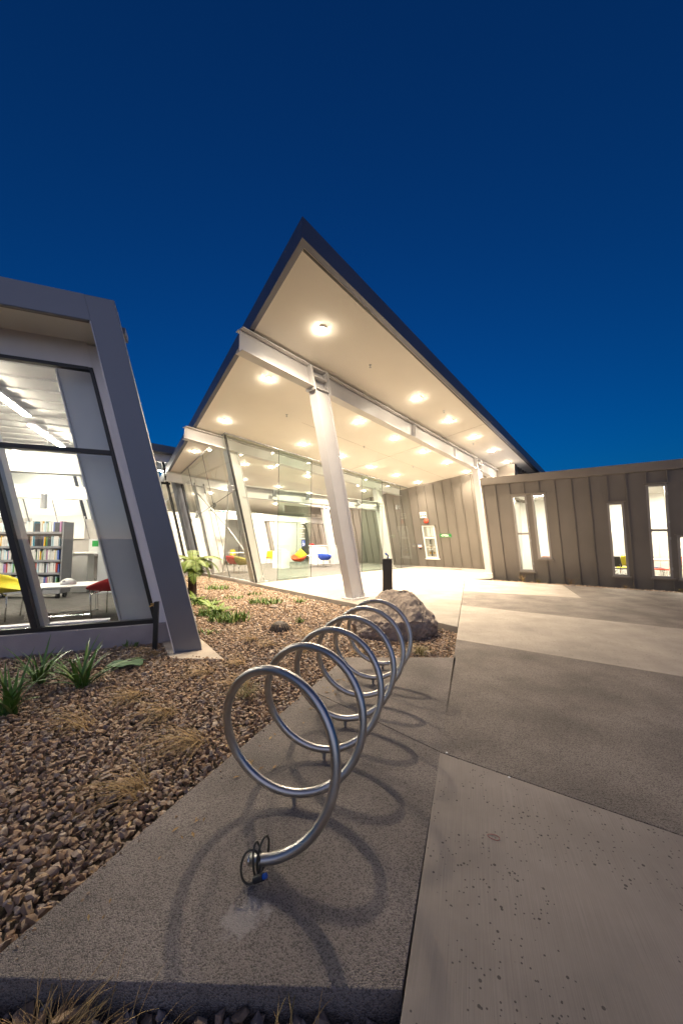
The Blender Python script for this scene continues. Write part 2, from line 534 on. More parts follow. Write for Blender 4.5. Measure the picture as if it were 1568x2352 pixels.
def tag(o, label, cat, group=None):
    o['label'] = label; o['category'] = cat
    if group:
        o['group'] = group
    return o
def thing(name, label, cat, loc=(0, 0, 0), rz=0.0, group=None):
    o = bpy.data.objects.new(name, None)
    COL.objects.link(o)
    o.location = loc; o.rotation_euler = (0, 0, rz)
    o.empty_display_size = 0.2
    return tag(o, label, cat, group)
def structure(o):
    o['kind'] = 'structure'; return o
def copy_tree(o, parent=None):
    c = o.copy(); COL.objects.link(c); c.parent = parent
    for ch in o.children:
        copy_tree(ch, c)
    return c
def boxmb(c, sx, sy, sz, **k):
    return MB().box(c, sx, sy, sz, **k)
def text_mesh(name, body, size, mat, parent, origin, ax, ay, align='CENTER'):
    cu = bpy.data.curves.new('lettering', 'FONT'); cu.body = body; cu.size = size
    cu.align_x = align; cu.align_y = 'CENTER'; cu.extrude = 0.001
    t = bpy.data.objects.new('lettering', cu); COL.objects.link(t)
    dg = bpy.context.evaluated_depsgraph_get()
    me = bpy.data.meshes.new_from_object(t.evaluated_get(dg))
    bpy.data.objects.remove(t, do_unlink=True)
    az = np.cross(ax, ay); o0 = V(*origin) - root_loc(parent)
    for v in me.vertices:
        q = o0 + ax * v.co.x + ay * v.co.y + az * v.co.z
        v.co = q
    me.materials.clear(); me.materials.append(MATS[mat])
    o = bpy.data.objects.new(name, me); COL.objects.link(o); o.parent = parent
    return o

# ------------------------------------------------------------------ site coordinates
AN = R(42.5)
D1 = V(math.sin(AN), math.cos(AN), 0)        # along the portal frames
N1 = V(math.cos(AN), -math.sin(AN), 0)       # across them, towards the path
C1 = V(0.365, 9.717, 0)                      # foot of the front raked column
RAKE = 0.263
def L(a, n, z):
    return C1 + a * D1 + n * N1 + V(0, 0, z)
def soffit_z(a, n):
    return 5.60 - 0.0629 * a + 0.131 * n
W68 = R(68)
WD = V(math.sin(W68), math.cos(W68), 0)      # along the left wing's front
WI = V(-math.cos(W68), math.sin(W68), 0)     # into that wing
F0 = V(-2.23, 5.459, 0)
def W(al, off, z):
    return F0 + al * WD + off * WI + V(0, 0, z)
E127 = R(127)
ED = V(math.sin(E127), math.cos(E127), 0)    # along the clad walls
EO = V(math.cos(E127), -math.sin(E127), 0)   # outward normal of the clad walls
P0 = V(6.121, 14.598, 0)
B0 = V(4.39, 21.12, 0)
def CW(base, u, z, off=0.0, rake=0.26):
    return base + ED * u + V(0, 0, z) - D1 * rake * z + EO * off

# ================================================================== SETTING
g = MB(); g.quad((-2500, -2500, -0.17), (2500, -2500, -0.17), (2500, 2500, -0.17), (-2500, 2500, -0.17))
structure(g.build('ground', 'land'))
bed = MB(); bed.poly([(-9, 0.2, -0.15), (1.9, 0.2, -0.15), (2.3, 6.7, -0.15), (-6.3, 17.0, -0.15), (-12, 17, -0.15)])
structure(bed.build('garden_bed', 'soil'))

def slab(name, pts, mat, top=0.0, th=0.13, edge='slab_edge', bev=0.004):
    p = [V(x, y, top) for x, y in pts]
    o = MB().prism(p, (0, 0, -th)).build(name, mat)
    bv = o.modifiers.new('bevel', 'BEVEL'); bv.width = bev; bv.segments = 2
    return structure(o)

# joint line between the rack pad / canopy floor and the path
J = lambda t: V(0.184, 1.289, 0) + t * nrm(V(4.672 - 0.184, 13.993 - 1.289, 0))
G_ = 0.003
def shrink(pts, d=G_):
    c = np.mean(np.array(pts), axis=0); out = []
    n = len(pts)
    area = sum(pts[i][0] * pts[(i + 1) % n][1] - pts[(i + 1) % n][0] * pts[i][1] for i in range(n))
    sgn = 1 if area > 0 else -1
    for i in range(n):
        p0 = np.array(pts[i - 1]); p1 = np.array(pts[i]); p2 = np.array(pts[(i + 1) % n])
        e1 = (p1 - p0) / np.linalg.norm(p1 - p0); e2 = (p2 - p1) / np.linalg.norm(p2 - p1)
        m1 = sgn * np.array([-e1[1], e1[0]]); m2 = sgn * np.array([-e2[1], e2[0]])
        k = 1 + m1 @ m2
        out.append(p1 + d * (m1 + m2) / max(k, 0.3))
    return out
jt = lambda t: (J(t)[0], J(t)[1])
dirw = (math.sin(R(126.5)), math.cos(R(126.5)))
far = lambda p, d=9.0: (p[0] + dirw[0] * d, p[1] + dirw[1] * d)
# rack pad, cut by one saw joint into two pads
cutL = (-0.245, 4.20 - 0.13); cutR = (0.723, 2.784)
slab('bike_rack_pad', shrink([(-1.315, 1.41), (0.2105, 1.372), cutR, (-0.34, 3.90)]), 'aggregate_rack')
slab('bike_rack_pad', shrink([cutR, (1.503, 4.92), (0.046, 4.92), (-0.34, 3.90)]), 'aggregate_rack')
# path panels
slab('path', shrink([jt(-1.9), jt(1.589), (0.723 + 0.8166 * 9, 2.784 - 0.5771 * 9), (6, -4)]), 'concrete_brushed')
slab('path', shrink([jt(1.589), jt(4.765), far(jt(4.765)), (0.723 + 0.8166 * 9, 2.784 - 0.5771 * 9)]), 'aggregate_dark')
slab('path', shrink([jt(4.765), jt(7.88), far(jt(7.88)), far(jt(4.765))]), 'concrete_pale')
T1, T2, T3, T4 = (4.85, 14.40), (7.43, 12.43), (6.316, 9.75), jt(10.32)
slab('path', shrink([jt(7.88), T4, T3, T2, (8.9, 11.3), (13.2, 8.05), far(jt(7.88))]), 'aggregate_dark')
slab('path', shrink([T4, jt(13.92), T2, T3]), 'concrete_pale')
# canopy floor slab, flush with the path; its free edge stands above the gravel
slab('entrance_floor', shrink([jt(5.62), (0.13, 9.12), (-2.98, 12.84), (-6.45, 16.86), (-9, 20), (2, 30), (4.6, 21.1), (7.9, 18.4), (6.3, 15.0), (5.82, 14.42), jt(13.92)]), 'concrete_canopy', th=0.16, bev=0.012)
# concrete nib at the foot of the left wing's raked leg
slab('concrete_nib', [(-1.60, 5.12), (-2.35, 5.15), (-3.0, 6.2), (-3.2, 7.0), (-2.95, 7.05)], 'kerb_concrete', top=-0.085, th=0.1)
# strip between path and clad wall
st = MB(); st.poly([(5.9, 14.55, -0.06), (13.4, 8.9, -0.06), (13.0, 8.0, -0.06), (5.7, 13.9, -0.06)])
structure(st.build('wall_bed', 'soil'))

# ------------------------------------------------------------------ gravel (nobody could count it)
def hull_proto(k):
    r = random.Random(k)
    bm = bmesh.new()
    for i in range(11):
        d = nrm(V(r.gauss(0, 1), r.gauss(0, 1), r.gauss(0, 1))) * r.uniform(0.75, 1.1)
        bm.verts.new(d)
    bmesh.ops.convex_hull(bm, input=bm.verts)
    bm.verts.ensure_lookup_table()
    loose = [v for v in bm.verts if not v.link_faces]
    bmesh.ops.delete(bm, geom=loose, context='VERTS')
    bmesh.ops.triangulate(bm, faces=bm.faces)
    bm.verts.index_update()
    vs = np.array([v.co[:] for v in bm.verts]); fs = np.array([[v.index for v in f.verts] for f in bm.faces])
    bm.free()
    return vs, fs
PROTO = [hull_proto(100 + i) for i in range(14)]
def inside(poly, x, y):
    c = np.zeros(len(x), bool); n = len(poly)
    for i in range(n):
        x1, y1 = poly[i]; x2, y2 = poly[(i + 1) % n]
        t = ((y1 > y) != (y2 > y)) & (x < (x2 - x1) * (y - y1) / (y2 - y1 + 1e-12) + x1)
        c ^= t
    return c
def scatter(poly, sp, z, size, zj=0.012):
    xs = [p[0] for p in poly]; ys = [p[1] for p in poly]
    gx, gy = np.meshgrid(np.arange(min(xs), max(xs), sp), np.arange(min(ys), max(ys), sp))
    gx = gx.ravel() + rng.uniform(-.55, .55, gx.size) * sp; gy = gy.ravel() + rng.uniform(-.55, .55, gy.size) * sp
    k = inside(poly, gx, gy); gx = gx[k]; gy = gy[k]; n = len(gx)
    s = size * np.exp(rng.normal(0, 0.32, n)).clip(0.5, 1.7)
    return np.c_[gx, gy, z + rng.uniform(-zj, zj, n) + s * 0.12], s
def gravel(name, sets):
    Vs = []; Fs = []; base = 0
    for pos, s in sets:
        n = len(pos); pk = rng.integers(0, len(PROTO), n)
        q = rng.normal(size=(n, 4)); q /= np.linalg.norm(q, axis=1)[:, None]
        w, x, y, z = q.T
        M = np.empty((n, 3, 3))
        M[:, 0, 0] = 1 - 2 * (y * y + z * z); M[:, 0, 1] = 2 * (x * y - z * w); M[:, 0, 2] = 2 * (x * z + y * w)
        M[:, 1, 0] = 2 * (x * y + z * w); M[:, 1, 1] = 1 - 2 * (x * x + z * z); M[:, 1, 2] = 2 * (y * z - x * w)
        M[:, 2, 0] = 2 * (x * z - y * w); M[:, 2, 1] = 2 * (y * z + x * w); M[:, 2, 2] = 1 - 2 * (x * x + y * y)
        asp = np.c_[rng.uniform(0.85, 1.35, n), rng.uniform(0.7, 1.05, n), rng.uniform(0.45, 0.75, n)] * s[:, None]
        # flatten: stones lie mostly on their broad side
        tilt = rng.uniform(0, 1, n)[:, None, None] < 0.72
        yaw = rng.uniform(0, 6.283, n); Y = np.zeros((n, 3, 3)); ty = rng.normal(0, .32, n)
        Y[:, 0, 0] = np.cos(yaw); Y[:, 0, 1] = -np.sin(yaw); Y[:, 1, 0] = np.sin(yaw); Y[:, 1, 1] = np.cos(yaw); Y[:, 2, 2] = 1
        X = np.zeros((n, 3, 3)); X[:, 0, 0] = 1; X[:, 1, 1] = np.cos(ty); X[:, 1, 2] = -np.sin(ty); X[:, 2, 1] = np.sin(ty); X[:, 2, 2] = np.cos(ty)
        Mf = np.where(tilt, Y @ X, M)
        for k, (pv, pf) in enumerate(PROTO):
            ix = np.where(pk == k)[0]
            if not len(ix):
                continue
            loc = pv[None] * asp[ix][:, None, :] * 0.5
            wv = np.einsum('nij,nvj->nvi', Mf[ix], loc) + pos[ix][:, None, :]
            Vs.append(wv.reshape(-1, 3))
            Fs.append((pf[None] + (np.arange(len(ix)) * len(pv))[:, None, None] + base).reshape(-1, 3))
            base += len(ix) * len(pv)
    vs = np.concatenate(Vs); fs = np.concatenate(Fs)
    me = bpy.data.meshes.new(name)
    me.vertices.add(len(vs)); me.vertices.foreach_set('co', vs.ravel())
    me.loops.add(len(fs) * 3); me.loops.foreach_set('vertex_index', fs.ravel().astype(np.int32))
    me.polygons.add(len(fs)); me.polygons.foreach_set('loop_start', (np.arange(len(fs)) * 3).astype(np.int32))
    me.update(calc_edges=True); me.validate()
    me.shade_flat()
    me.materials.append(MATS['gravel'])
    o = bpy.data.objects.new(name, me); COL.objects.link(o)
    o['kind'] = 'stuff'; o['label'] = 'brown and grey crushed stone gravel covering the garden beds'
    o['category'] = 'gravel'
    return o
BED = [(-1.37, 1.45), (-0.36, 3.90), (0.03, 4.95), (1.49, 4.95), (2.05, 6.55), (0.13, 9.10), (-2.98, 12.82), (-6.45, 16.84), (-8.5, 15.5), (-6.2, 10.5), (-3.6, 6.5), (-6.6, 5.1), (-5.2, 1.45)]
near = [p for p in BED]
sets = []
P1, s1 = scatter(BED, 0.036, -0.118, 0.042)
keep = rng.uniform(size=len(P1)) < np.where(P1[:, 1] > 8, 0.75, 1.0)
sets.append((P1[keep], np.where(P1[keep][:, 1] > 8, s1[keep] * 1.15, s1[keep])))
P2, s2 = scatter([p for p in [(-1.37, 1.45), (-0.36, 3.90), (0.03, 4.95), (-3.5, 5.4), (-5.2, 1.45)]], 0.046, -0.096, 0.040, 0.01)
sets.append((P2, s2))
sets.append(scatter([(-2.6, 0.55), (0.10, 0.55), (0.19, 1.36), (-1.36, 1.40), (-2.6, 1.44)], 0.036, -0.098, 0.060, 0.025))
sets.append(scatter([(5.75, 14.35), (13.0, 8.8), (12.7, 8.35), (5.75, 13.95)], 0.06, -0.04, 0.055))
stray = []
for k in range(46):
    t = rng.uniform(0, 1); d = abs(rng.normal(0, .05)) + .01
    e = V(-1.315, 1.41, 0) * (1 - t) + V(0.046, 4.92, 0) * t
    stray.append(e + V(.93, -.36, 0) * d)
stray = np.array(stray); stray[:, 2] = 0.006
sets.append((stray, rng.uniform(.008, .022, len(stray))))
gravel('gravel', sets)

# ================================================================== ENTRANCE PAVILION (canopy, frames, glass, back wall)
pav = thing('entrance_pavilion', 'glazed entrance pavilion under a pointed cream soffit canopy with raked white columns', 'building', L(0, 0, 0))

def edge_a(n):                       # roof's left edge, skewed to the frames
    return -3.82 + 0.2415 * (2.21 - n)
def eave_n(a):                       # roof's eave over the path
    return 2.21 - 0.0600 * (a + 3.82)
N_END = -17.0; A_END = 14.5
inner = [(edge_a(2.21), 2.21), (A_END, eave_n(A_END)), (A_END, N_END), (edge_a(N_END), N_END)]
outer = [(edge_a(2.31) - 0.11, 2.32), (A_END, eave_n(A_END) + 0.1), (A_END, N_END), (edge_a(N_END) - 0.1, N_END)]
sp = lambda a, n, dz=0.0: L(a, n, soffit_z(a, n) + dz)
m = MB(); m.prism([sp(a, n, 0.0) for a, n in inner], (0, 0, 0.05)); soff = m.build('soffit', 'soffit', pav)
m = MB(); m.prism([sp(a, n, 0.285) for a, n in outer], (0, 0, 0.03)); roof = m.build('roof', 'fascia_metal', pav)
for k, nm in ((0, 'eave'), (3, 'side')):
    i, j = (0, 1) if k == 0 else (3, 0)
    a0, a1 = outer[i], outer[j]; b0, b1 = inner[i], inner[j]
    m = MB()
    m.hexa([sp(*a0, -0.03), sp(*a1, -0.03), sp(b1[0], b1[1], -0.03), sp(b0[0], b0[1], -0.03),
            sp(*a0, 0.284), sp(*a1, 0.284), sp(b1[0], b1[1], 0.284), sp(b0[0], b0[1], 0.284)])
    f = m.build('fascia', 'fascia_metal', roof)
# black strip on the soffit beside the fascia, painting the shade of a groove
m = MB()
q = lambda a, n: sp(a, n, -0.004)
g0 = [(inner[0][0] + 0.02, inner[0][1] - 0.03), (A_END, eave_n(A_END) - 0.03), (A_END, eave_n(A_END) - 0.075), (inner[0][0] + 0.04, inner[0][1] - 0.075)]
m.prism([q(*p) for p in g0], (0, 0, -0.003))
m.build('painted_groove_shade', 'black_frame', soff)

for pts in ([(5.0, 1.85), (5.0, -4.5)], [(0.2, -2.4), (10.0, -2.4)]):
    (a0_, n0_), (a1_, n1_) = pts
    m = MB(); m.tube([sp(a0_, n0_, 0.002), sp(a1_, n1_, 0.002)], 0.006, 6); m.build('panel_joint', 'soffit_joint', soff)

def i_beam(a0, a1, n, ztop, depth=0.49, fl=0.26, t=0.022, name='beam', slope=-0.0656):
    """I-section beam in a frame plane, following the roof fall"""
    m = MB()
    def z(a): return ztop + slope * a
    for dz0, dz1, hw in ((0, -t, fl / 2), (-depth + t, -depth, fl / 2), (-t, -depth + t, 0.009)):
        m.hexa([L(a0, n - hw, z(a0) + dz1), L(a1, n - hw, z(a1) + dz1), L(a1, n + hw, z(a1) + dz1), L(a0, n + hw, z(a0) + dz1),
                L(a0, n - hw, z(a0) + dz0), L(a1, n - hw, z(a1) + dz0), L(a1, n + hw, z(a1) + dz0), L(a0, n + hw, z(a0) + dz0)])
    return m.build(name, 'white_steel', pav, bevel=0.004)

def raked_column(ab, n, z1, w=0.48, fl=0.25, z0=0.0, plate=True, parent=None, name='column'):
    """raked H-section: two flanges across the frame, web between, base plate and bolts"""
    m = MB()
    def hx(a_lo, a_hi, n_lo, n_hi, za, zb):
        sa = -RAKE * za; sb = -RAKE * zb
        m.hexa([L(a_lo + sa, n_lo, za), L(a_hi + sa, n_lo, za), L(a_hi + sa, n_hi, za), L(a_lo + sa, n_hi, za),
                L(a_lo + sb, n_lo, zb), L(a_hi + sb, n_lo, zb), L(a_hi + sb, n_hi, zb), L(a_lo + sb, n_hi, zb)])
    hx(ab - w / 2, ab - w / 2 + 0.03, n - fl / 2, n + fl / 2, z0 + 0.03, z1)
    hx(ab + w / 2 - 0.03, ab + w / 2, n - fl / 2, n + fl / 2, z0 + 0.03, z1)
    hx(ab - w / 2 + 0.03, ab + w / 2 - 0.03, n - 0.012, n + 0.10, z0 + 0.03, z1 - 0.45)
    hx(ab - w / 2 + 0.03, ab + w / 2 - 0.03, n - 0.012, n + 0.012, z1 - 0.45, z1)
    c = m.build(name, 'white_steel', parent or pav, bevel=0.006)
    if plate:
        p = MB(); p.box(L(ab, n, z0 + 0.015), w + 0.14, fl + 0.16, 0.03, ax=D1, ay=N1)
        p.build('base_plate', 'white_steel', c)
        for s in (-0.18, 0.0, 0.18):
            b = MB(); b.lathe([(0.013, 0.03), (0.013, 0.13)], L(ab + s, n + fl / 2 + 0.035, z0), 8)
            b.build('anchor_bolt', 'white_steel', c)
    return c

BZ = 5.545
def frame_joint(ab, n, ztop_fn, col, w=0.48, depth=0.49):
    """stiffeners and bolted end plates where the beam meets the column head"""
    zt = ztop_fn
    for dz in (0.012, 0.22, depth - 0.01):
        z = zt - dz
        p = MB(); p.box(L(ab - RAKE * z, n + 0.075, z), w - 0.07, 0.15, 0.02, ax=D1, ay=N1)
        p.build('stiffener', 'white_steel', col)
    for side in (-1, 1):
        a = ab - RAKE * (zt - depth / 2) + side * (w / 2 + 0.035)
        p = MB()
        za, zb = zt - depth - 0.05, zt + 0.01
        sa, sb = -RAKE * (za - (zt - depth / 2)), -RAKE * (zb - (zt - depth / 2))
        p.hexa([L(a - 0.018 + sa, n - 0.15, za), L(a + 0.018 + sa, n - 0.15, za), L(a + 0.018 + sa, n + 0.15, za), L(a - 0.018 + sa, n + 0.15, za),
                L(a - 0.018 + sb, n - 0.15, zb), L(a + 0.018 + sb, n - 0.15, zb), L(a + 0.018 + sb, n + 0.15, zb), L(a - 0.018 + sb, n + 0.15, zb)])
        p.build('end_plate', 'white_steel', col)
        for dz in (0.09, 0.16, 0.36, 0.43):
            b = MB(); z = zt - dz
            b.box(L(ab - RAKE * z + side * (w / 2 - 0.045), n + 0.085, z), 0.03, 0.03, 0.03, ax=D1, ay=N1)
            b.build('bolt', 'white_steel', col)

# frame A: free-standing, in front
colA1 = raked_column(0.0, 0.0, 5.53 + 0.0656 * 1.4)
hA = 1.4
i_beam(-3.58, -1.36 - 0.29, 0.0, BZ)
i_beam(-1.36 - 0.06 + 0.29, 8.15 - 0.32, 0.0, BZ)
frame_joint(0.0, 0.0, BZ + 0.0656 * 1.36, colA1)
colA2 = raked_column(9.40, 0.0, 4.98)
i_beam(8.15 + 0.27, 10.6, 0.0, BZ)
frame_joint(9.40, 0.0, BZ - 0.0656 * 8.15, colA2)
for a in (2.95, 5.9):               # web stiffener plates
    m = MB(); z = BZ - 0.0656 * a
    m.box(L(a, 0.065, z - 0.245), 0.014, 0.115, 0.44, ax=D1, ay=N1); m.build('stiffener', 'white_steel', pav)
# brackets between beam A and soffit
for a in np.arange(-3.0, 10.2, 1.1):
    m = MB(); zt = BZ - 0.0656 * a; m.box(L(a, 0.05, (zt + soffit_z(a, 0.05)) / 2), 0.05, 0.05, soffit_z(a, 0.05) - zt + 0.004, ax=D1, ay=N1)
    m.build('bracket', 'white_steel', pav)
# frame B: just behind the glass front
NB = -4.95
zb0 = soffit_z(0, NB) + 0.055
i_beam(-2.44, 9.6, NB, soffit_z(0, NB) - 0.03, depth=0.40, slope=-0.0629)
colB1 = raked_column(0.40, NB, 4.55, w=0.46)
colB2 = raked_column(8.62, NB, 4.15, w=0.46)
# mid-height rail that carries the spider fittings
m = MB()
for dz, hw, h in ((3.42, 0.13, 0.02), (3.02, 0.13, 0.02), (3.22, 0.012, 0.38)):
    m.hexa([L(-0.35, NB - hw, dz - h / 2), L(7.6, NB - hw, dz - h / 2), L(7.6, NB + hw, dz - h / 2), L(-0.35, NB + hw, dz - h / 2),
            L(-0.35, NB - hw, dz + h / 2), L(7.6, NB - hw, dz + h / 2), L(7.6, NB + hw, dz + h / 2), L(-0.35, NB + hw, dz + h / 2)])
m.build('glazing_rail', 'white_steel', pav)
# frame C, further in along the side glass
NC = -9.5
i_beam(-1.12, 10.2, NC, soffit_z(0, NC) - 0.03, depth=0.40, slope=-0.0629)
colC1 = raked_column(1.35, NC, 4.05, w=0.46)
colC2 = raked_column(9.2, NC, 3.7, w=0.46)

# glass front: plane n = -4.60
NG = -4.60
gtop = lambda a: soffit_z(a, NG) - 0.035
def pane(pts, mat='glass_clear', parent=None, th=0.012, name='glass_pane', nv=N1):
    m = MB(); m.prism(pts, nv * -th); return m.build(name, mat, parent or pav)
aL = lambda z: 0.114 - 0.27 * z
aR = lambda z: 11.02 - 0.27 * z
GZ = 0.012
js = [1.004, 2.67, 5.90, 7.53, 9.18]
z3 = 2.98
zt = gtop(aL(5.0))
pane([L(aL(GZ), NG, GZ), L(js[0] - .006, NG, GZ), L(js[0] - .006, NG, gtop(js[0])), L(aL(zt), NG, zt)])
pane([L(js[0] + .006, NG, GZ), L(js[1] - .006, NG, GZ), L(js[1] - .006, NG, gtop(js[1])), L(js[0] + .006, NG, gtop(js[0]))], 'glass_green')
pane([L(js[1] + .006, NG, z3), L(js[2] - .006, NG, z3), L(js[2] - .006, NG, gtop(js[2])), L(js[1] + .006, NG, gtop(js[1]))])
pane([L(js[2] + .006, NG, GZ), L(js[3] - .006, NG, GZ), L(js[3] - .006, NG, gtop(js[3])), L(js[2] + .006, NG, gtop(js[2]))], 'glass_green')
pane([L(js[3] + .006, NG, GZ), L(js[4] - .006, NG, GZ), L(js[4] - .006, NG, gtop(js[4])), L(js[3] + .006, NG, gtop(js[3]))])
ztR = gtop(9.85)
pane([L(js[4] + .006, NG, GZ), L(aR(GZ), NG, GZ), L(aR(ztR), NG, ztR), L(js[4] + .006, NG, gtop(js[4]))])
# sliding door leaves parked behind the fixed panes
for a0, a1 in ((1.10, 2.62), (5.95, 7.45)):
    d = pane([L(a0, NG - 0.12, 0.02), L(a1, NG - 0.12, 0.02), L(a1, NG - 0.12, z3 - 0.06), L(a0, NG - 0.12, z3 - 0.06)], 'glass_green', name='sliding_door')
    m = MB(); m.box(L((a0 + a1) / 2, NG - 0.126, 0.045), a1 - a0, 0.04, 0.05, ax=D1, ay=N1); m.build('door_rail', 'galv', d)
m = MB(); m.box(L(4.2, NG - 0.10, z3), 6.6, 0.10, 0.045, ax=D1, ay=N1); m.build('door_header', 'galv', pav)
# dark silicone joints, head channel and base channel
for a in js:
    lo = GZ if a != 99 else z3
    m = MB(); m.box(L(a, NG - 0.006, (gtop(a) + lo) / 2), 0.012, 0.014, gtop(a) - lo, ax=D1, ay=N1); m.build('glass_joint', 'black_frame', pav)
m = MB(); a0, a1 = aL(5.05), aR(4.35)
m.hexa([L(a0, NG - 0.04, gtop(a0)), L(a1, NG - 0.04, gtop(a1)), L(a1, NG + 0.03, gtop(a1)), L(a0, NG + 0.03, gtop(a0)),
        L(a0, NG - 0.04, gtop(a0) + 0.034), L(a1, NG - 0.04, gtop(a1) + 0.034), L(a1, NG + 0.03, gtop(a1) + 0.034), L(a0, NG + 0.03, gtop(a0) + 0.034)])
m.build('head_channel', 'galv', pav)
# raked corner post: a slim dark line with a galvanised edge
m = MB(); zc = 5.0
m.hexa([L(aL(-.14) - 0.02, NG - 0.05, -.14), L(aL(-.14) + 0.03, NG - 0.05, -.14), L(aL(-.14) + 0.03, NG + 0.016, -.14), L(aL(-.14) - 0.02, NG + 0.016, -.14),
        L(aL(zc) - 0.02, NG - 0.05, zc), L(aL(zc) + 0.03, NG - 0.05, zc), L(aL(zc) + 0.03, NG + 0.016, zc), L(aL(zc) - 0.02, NG + 0.016, zc)])
m.build('corner_post', 'dark_steel', pav)
# spider fittings
def spider(a, z, par):
    m = MB(); m.box(L(a - 0.05, NB + 0.17, z), 0.16, 0.05, 0.24, ax=D1, ay=N1)
    s = m.build('spider_fitting', 'galv', par)
    for da, dz in ((-.09, .09), (.09, .09), (-.09, -.09), (.09, -.09)):
        m = MB(); m.tube([L(a + da * 0.2, NB + 0.2, z + dz * 0.2), L(a + da, NG - 0.02, z + dz)], 0.012, 6)
        m.build('spider_arm', 'galv', s)
for a in js + [0.05 - 0.27 * 3.2]:
    spider(a, 3.25, pav)
# side glass, raked with the frames, running back from the corner
SA = R(-41.3); SD = V(math.sin(SA), math.cos(SA), 0)
G0 = L(0.114, NG, 0)
def SG(u, z, off=0.0):
    return G0 + SD * u + V(0, 0, z) - D1 * 0.27 * z - D1 * off
def sg_top(u):
    z = 4.9
    for _ in range(5):
        p = SG(u, z) - C1; z = soffit_z(p @ D1, p @ N1) - 0.035
    return z
mid = lambda u: 3.23 - 0.171 * u
us = [0.03, 2.18, 3.9, 5.1]
for i in range(3):
    u0, u1 = us[i] + .006, us[i + 1] - .006
    m = MB(); m.prism([SG(u0, .02), SG(u1, .02), SG(u1, mid(u1) - .006), SG(u0, mid(u0) - .006)], D1 * 0.012); m.build('glass_pane', 'glass_clear', pav)
    m = MB(); m.prism([SG(u0, mid(u0) + .006), SG(u1, mid(u1) + .006), SG(u1, sg_top(u1)), SG(u0, sg_top(u0))], D1 * 0.012); m.build('glass_pane', 'glass_clear', pav)
for u in us[1:]:
    m = MB(); m.tube([SG(u, 0), SG(u, sg_top(u))], 0.009 if u < 5 else 0.03, 6); m.build('glass_joint', 'black_frame', pav)
m = MB(); m.tube([SG(0.03, mid(0.03)), SG(5.1, mid(5.1))], 0.008, 6); m.build('glass_joint', 'black_frame', pav)
m = MB(); m.tube([SG(0.0, sg_top(0) + .01), SG(5.1, sg_top(5.1) + .01)], 0.022, 6); m.build('head_channel', 'galv', pav)
m = MB(); m.prism([SG(-.02, -.02, .03), SG(5.15, -.02, .03), SG(5.15, .03, .03), SG(-.02, .03, .03)], D1 * 0.08); m.build('base_channel', 'galv', pav)
for u in us[1:]:
    for du, dz in ((-.1, .09), (.1, .09), (-.1, -.09), (.1, -.09)):
        m = MB(); c = SG(u, mid(u)); e = SG(u + du, mid(u) + dz, 0.0)
        m.tube([c + D1 * 0.10, e + D1 * 0.02], 0.014, 6); m.build('spider_arm', 'dark_steel', pav)
# cross bracing rods inside the side glass
def onside(u, z): return SG(u, z, -0.42)
nd = onside(2.3, 2.05)
br = MB(); br.box(nd, 0.16, 0.03, 0.24, ax=SD, ay=D1); node = br.build('brace_node', 'white_steel', pav)
for p in (onside(0.2, 0.15), onside(4.6, 3.6), onside(0.9, 4.3), onside(3.7, 0.1)):
    m = MB(); m.tube([nd, p], 0.026, 8); m.build('brace_rod', 'white_steel', node)

# foyer shell behind the glass
m = MB(); m.poly([L(0.2, NG - .03, 0.004), L(10.9, NG - .03, 0.004), L(12.6, -16.9, 0.004), L(-2.5, -16.9, 0.004), SG(5.1, 0.004) + V(0, 0, 0)]); m.build('foyer_carpet', 'carpet', pav)
m = MB(); m.prism([L(-3.0, -16.6, 0), L(14, -16.6, 0), L(14, -16.6, 4.2), L(-3.0, -16.6, 4.2)], N1 * -0.1); bw = m.build('foyer_rear_wall', 'white_wall', pav)
# inner portal: cream lintel beam and raked dark posts deeper in the foyer
m = MB(); m.box(L(5.6, -10.6, 2.72), 9.6, 0.3, 0.36, ax=D1, ay=N1); m.build('lintel_beam', 'white_steel', pav)
for ab in (5.4, 9.75):
    m = MB(); sa = -RAKE * 2.5
    m.hexa([L(ab, -10.7, 0), L(ab + .2, -10.7, 0), L(ab + .2, -10.5, 0), L(ab, -10.5, 0), L(ab + sa, -10.7, 2.54), L(ab + .2 + sa, -10.7, 2.54), L(ab + .2 + sa, -10.5, 2.54), L(ab + sa, -10.5, 2.54)])
    m.build('raked_post', 'bench_dark', pav)
m = MB(); m.box(L(7.9, -10.9, 3.35), 3.2, 0.08, 0.42, ax=D1, ay=N1); m.build('hanging_panel', 'grey_wall', pav)
for a in (3.1, 5.3, 7.0, 8.8):
    m = MB(); m.tube([L(a, -10.55, 0), L(a, -10.55, 2.55)], 0.012, 6); m.build('glass_joint', 'black_frame', pav)
for k, (a, n) in enumerate(((4.2, -12.2), (6.8, -12.6))):        # service pipes under the ceiling
    m = MB(); m.tube([L(a - 1.8, n, 3.1), L(a + 1.6, n, 3.0), L(a + 1.6, n - 1.5, 2.95)], 0.05, 8); m.build('service_pipe', 'galv', pav)
m = MB(); m.box(L(7.6, -13.2, 1.35), 4.2, 0.08, 2.7, ax=D1, ay=N1); m.build('partition', 'white_wall', pav)
m = MB(); m.box(L(1.4, -13.6, 1.5), 5.2, 0.08, 3.0, ax=D1, ay=N1); m.build('partition', 'white_wall', pav)

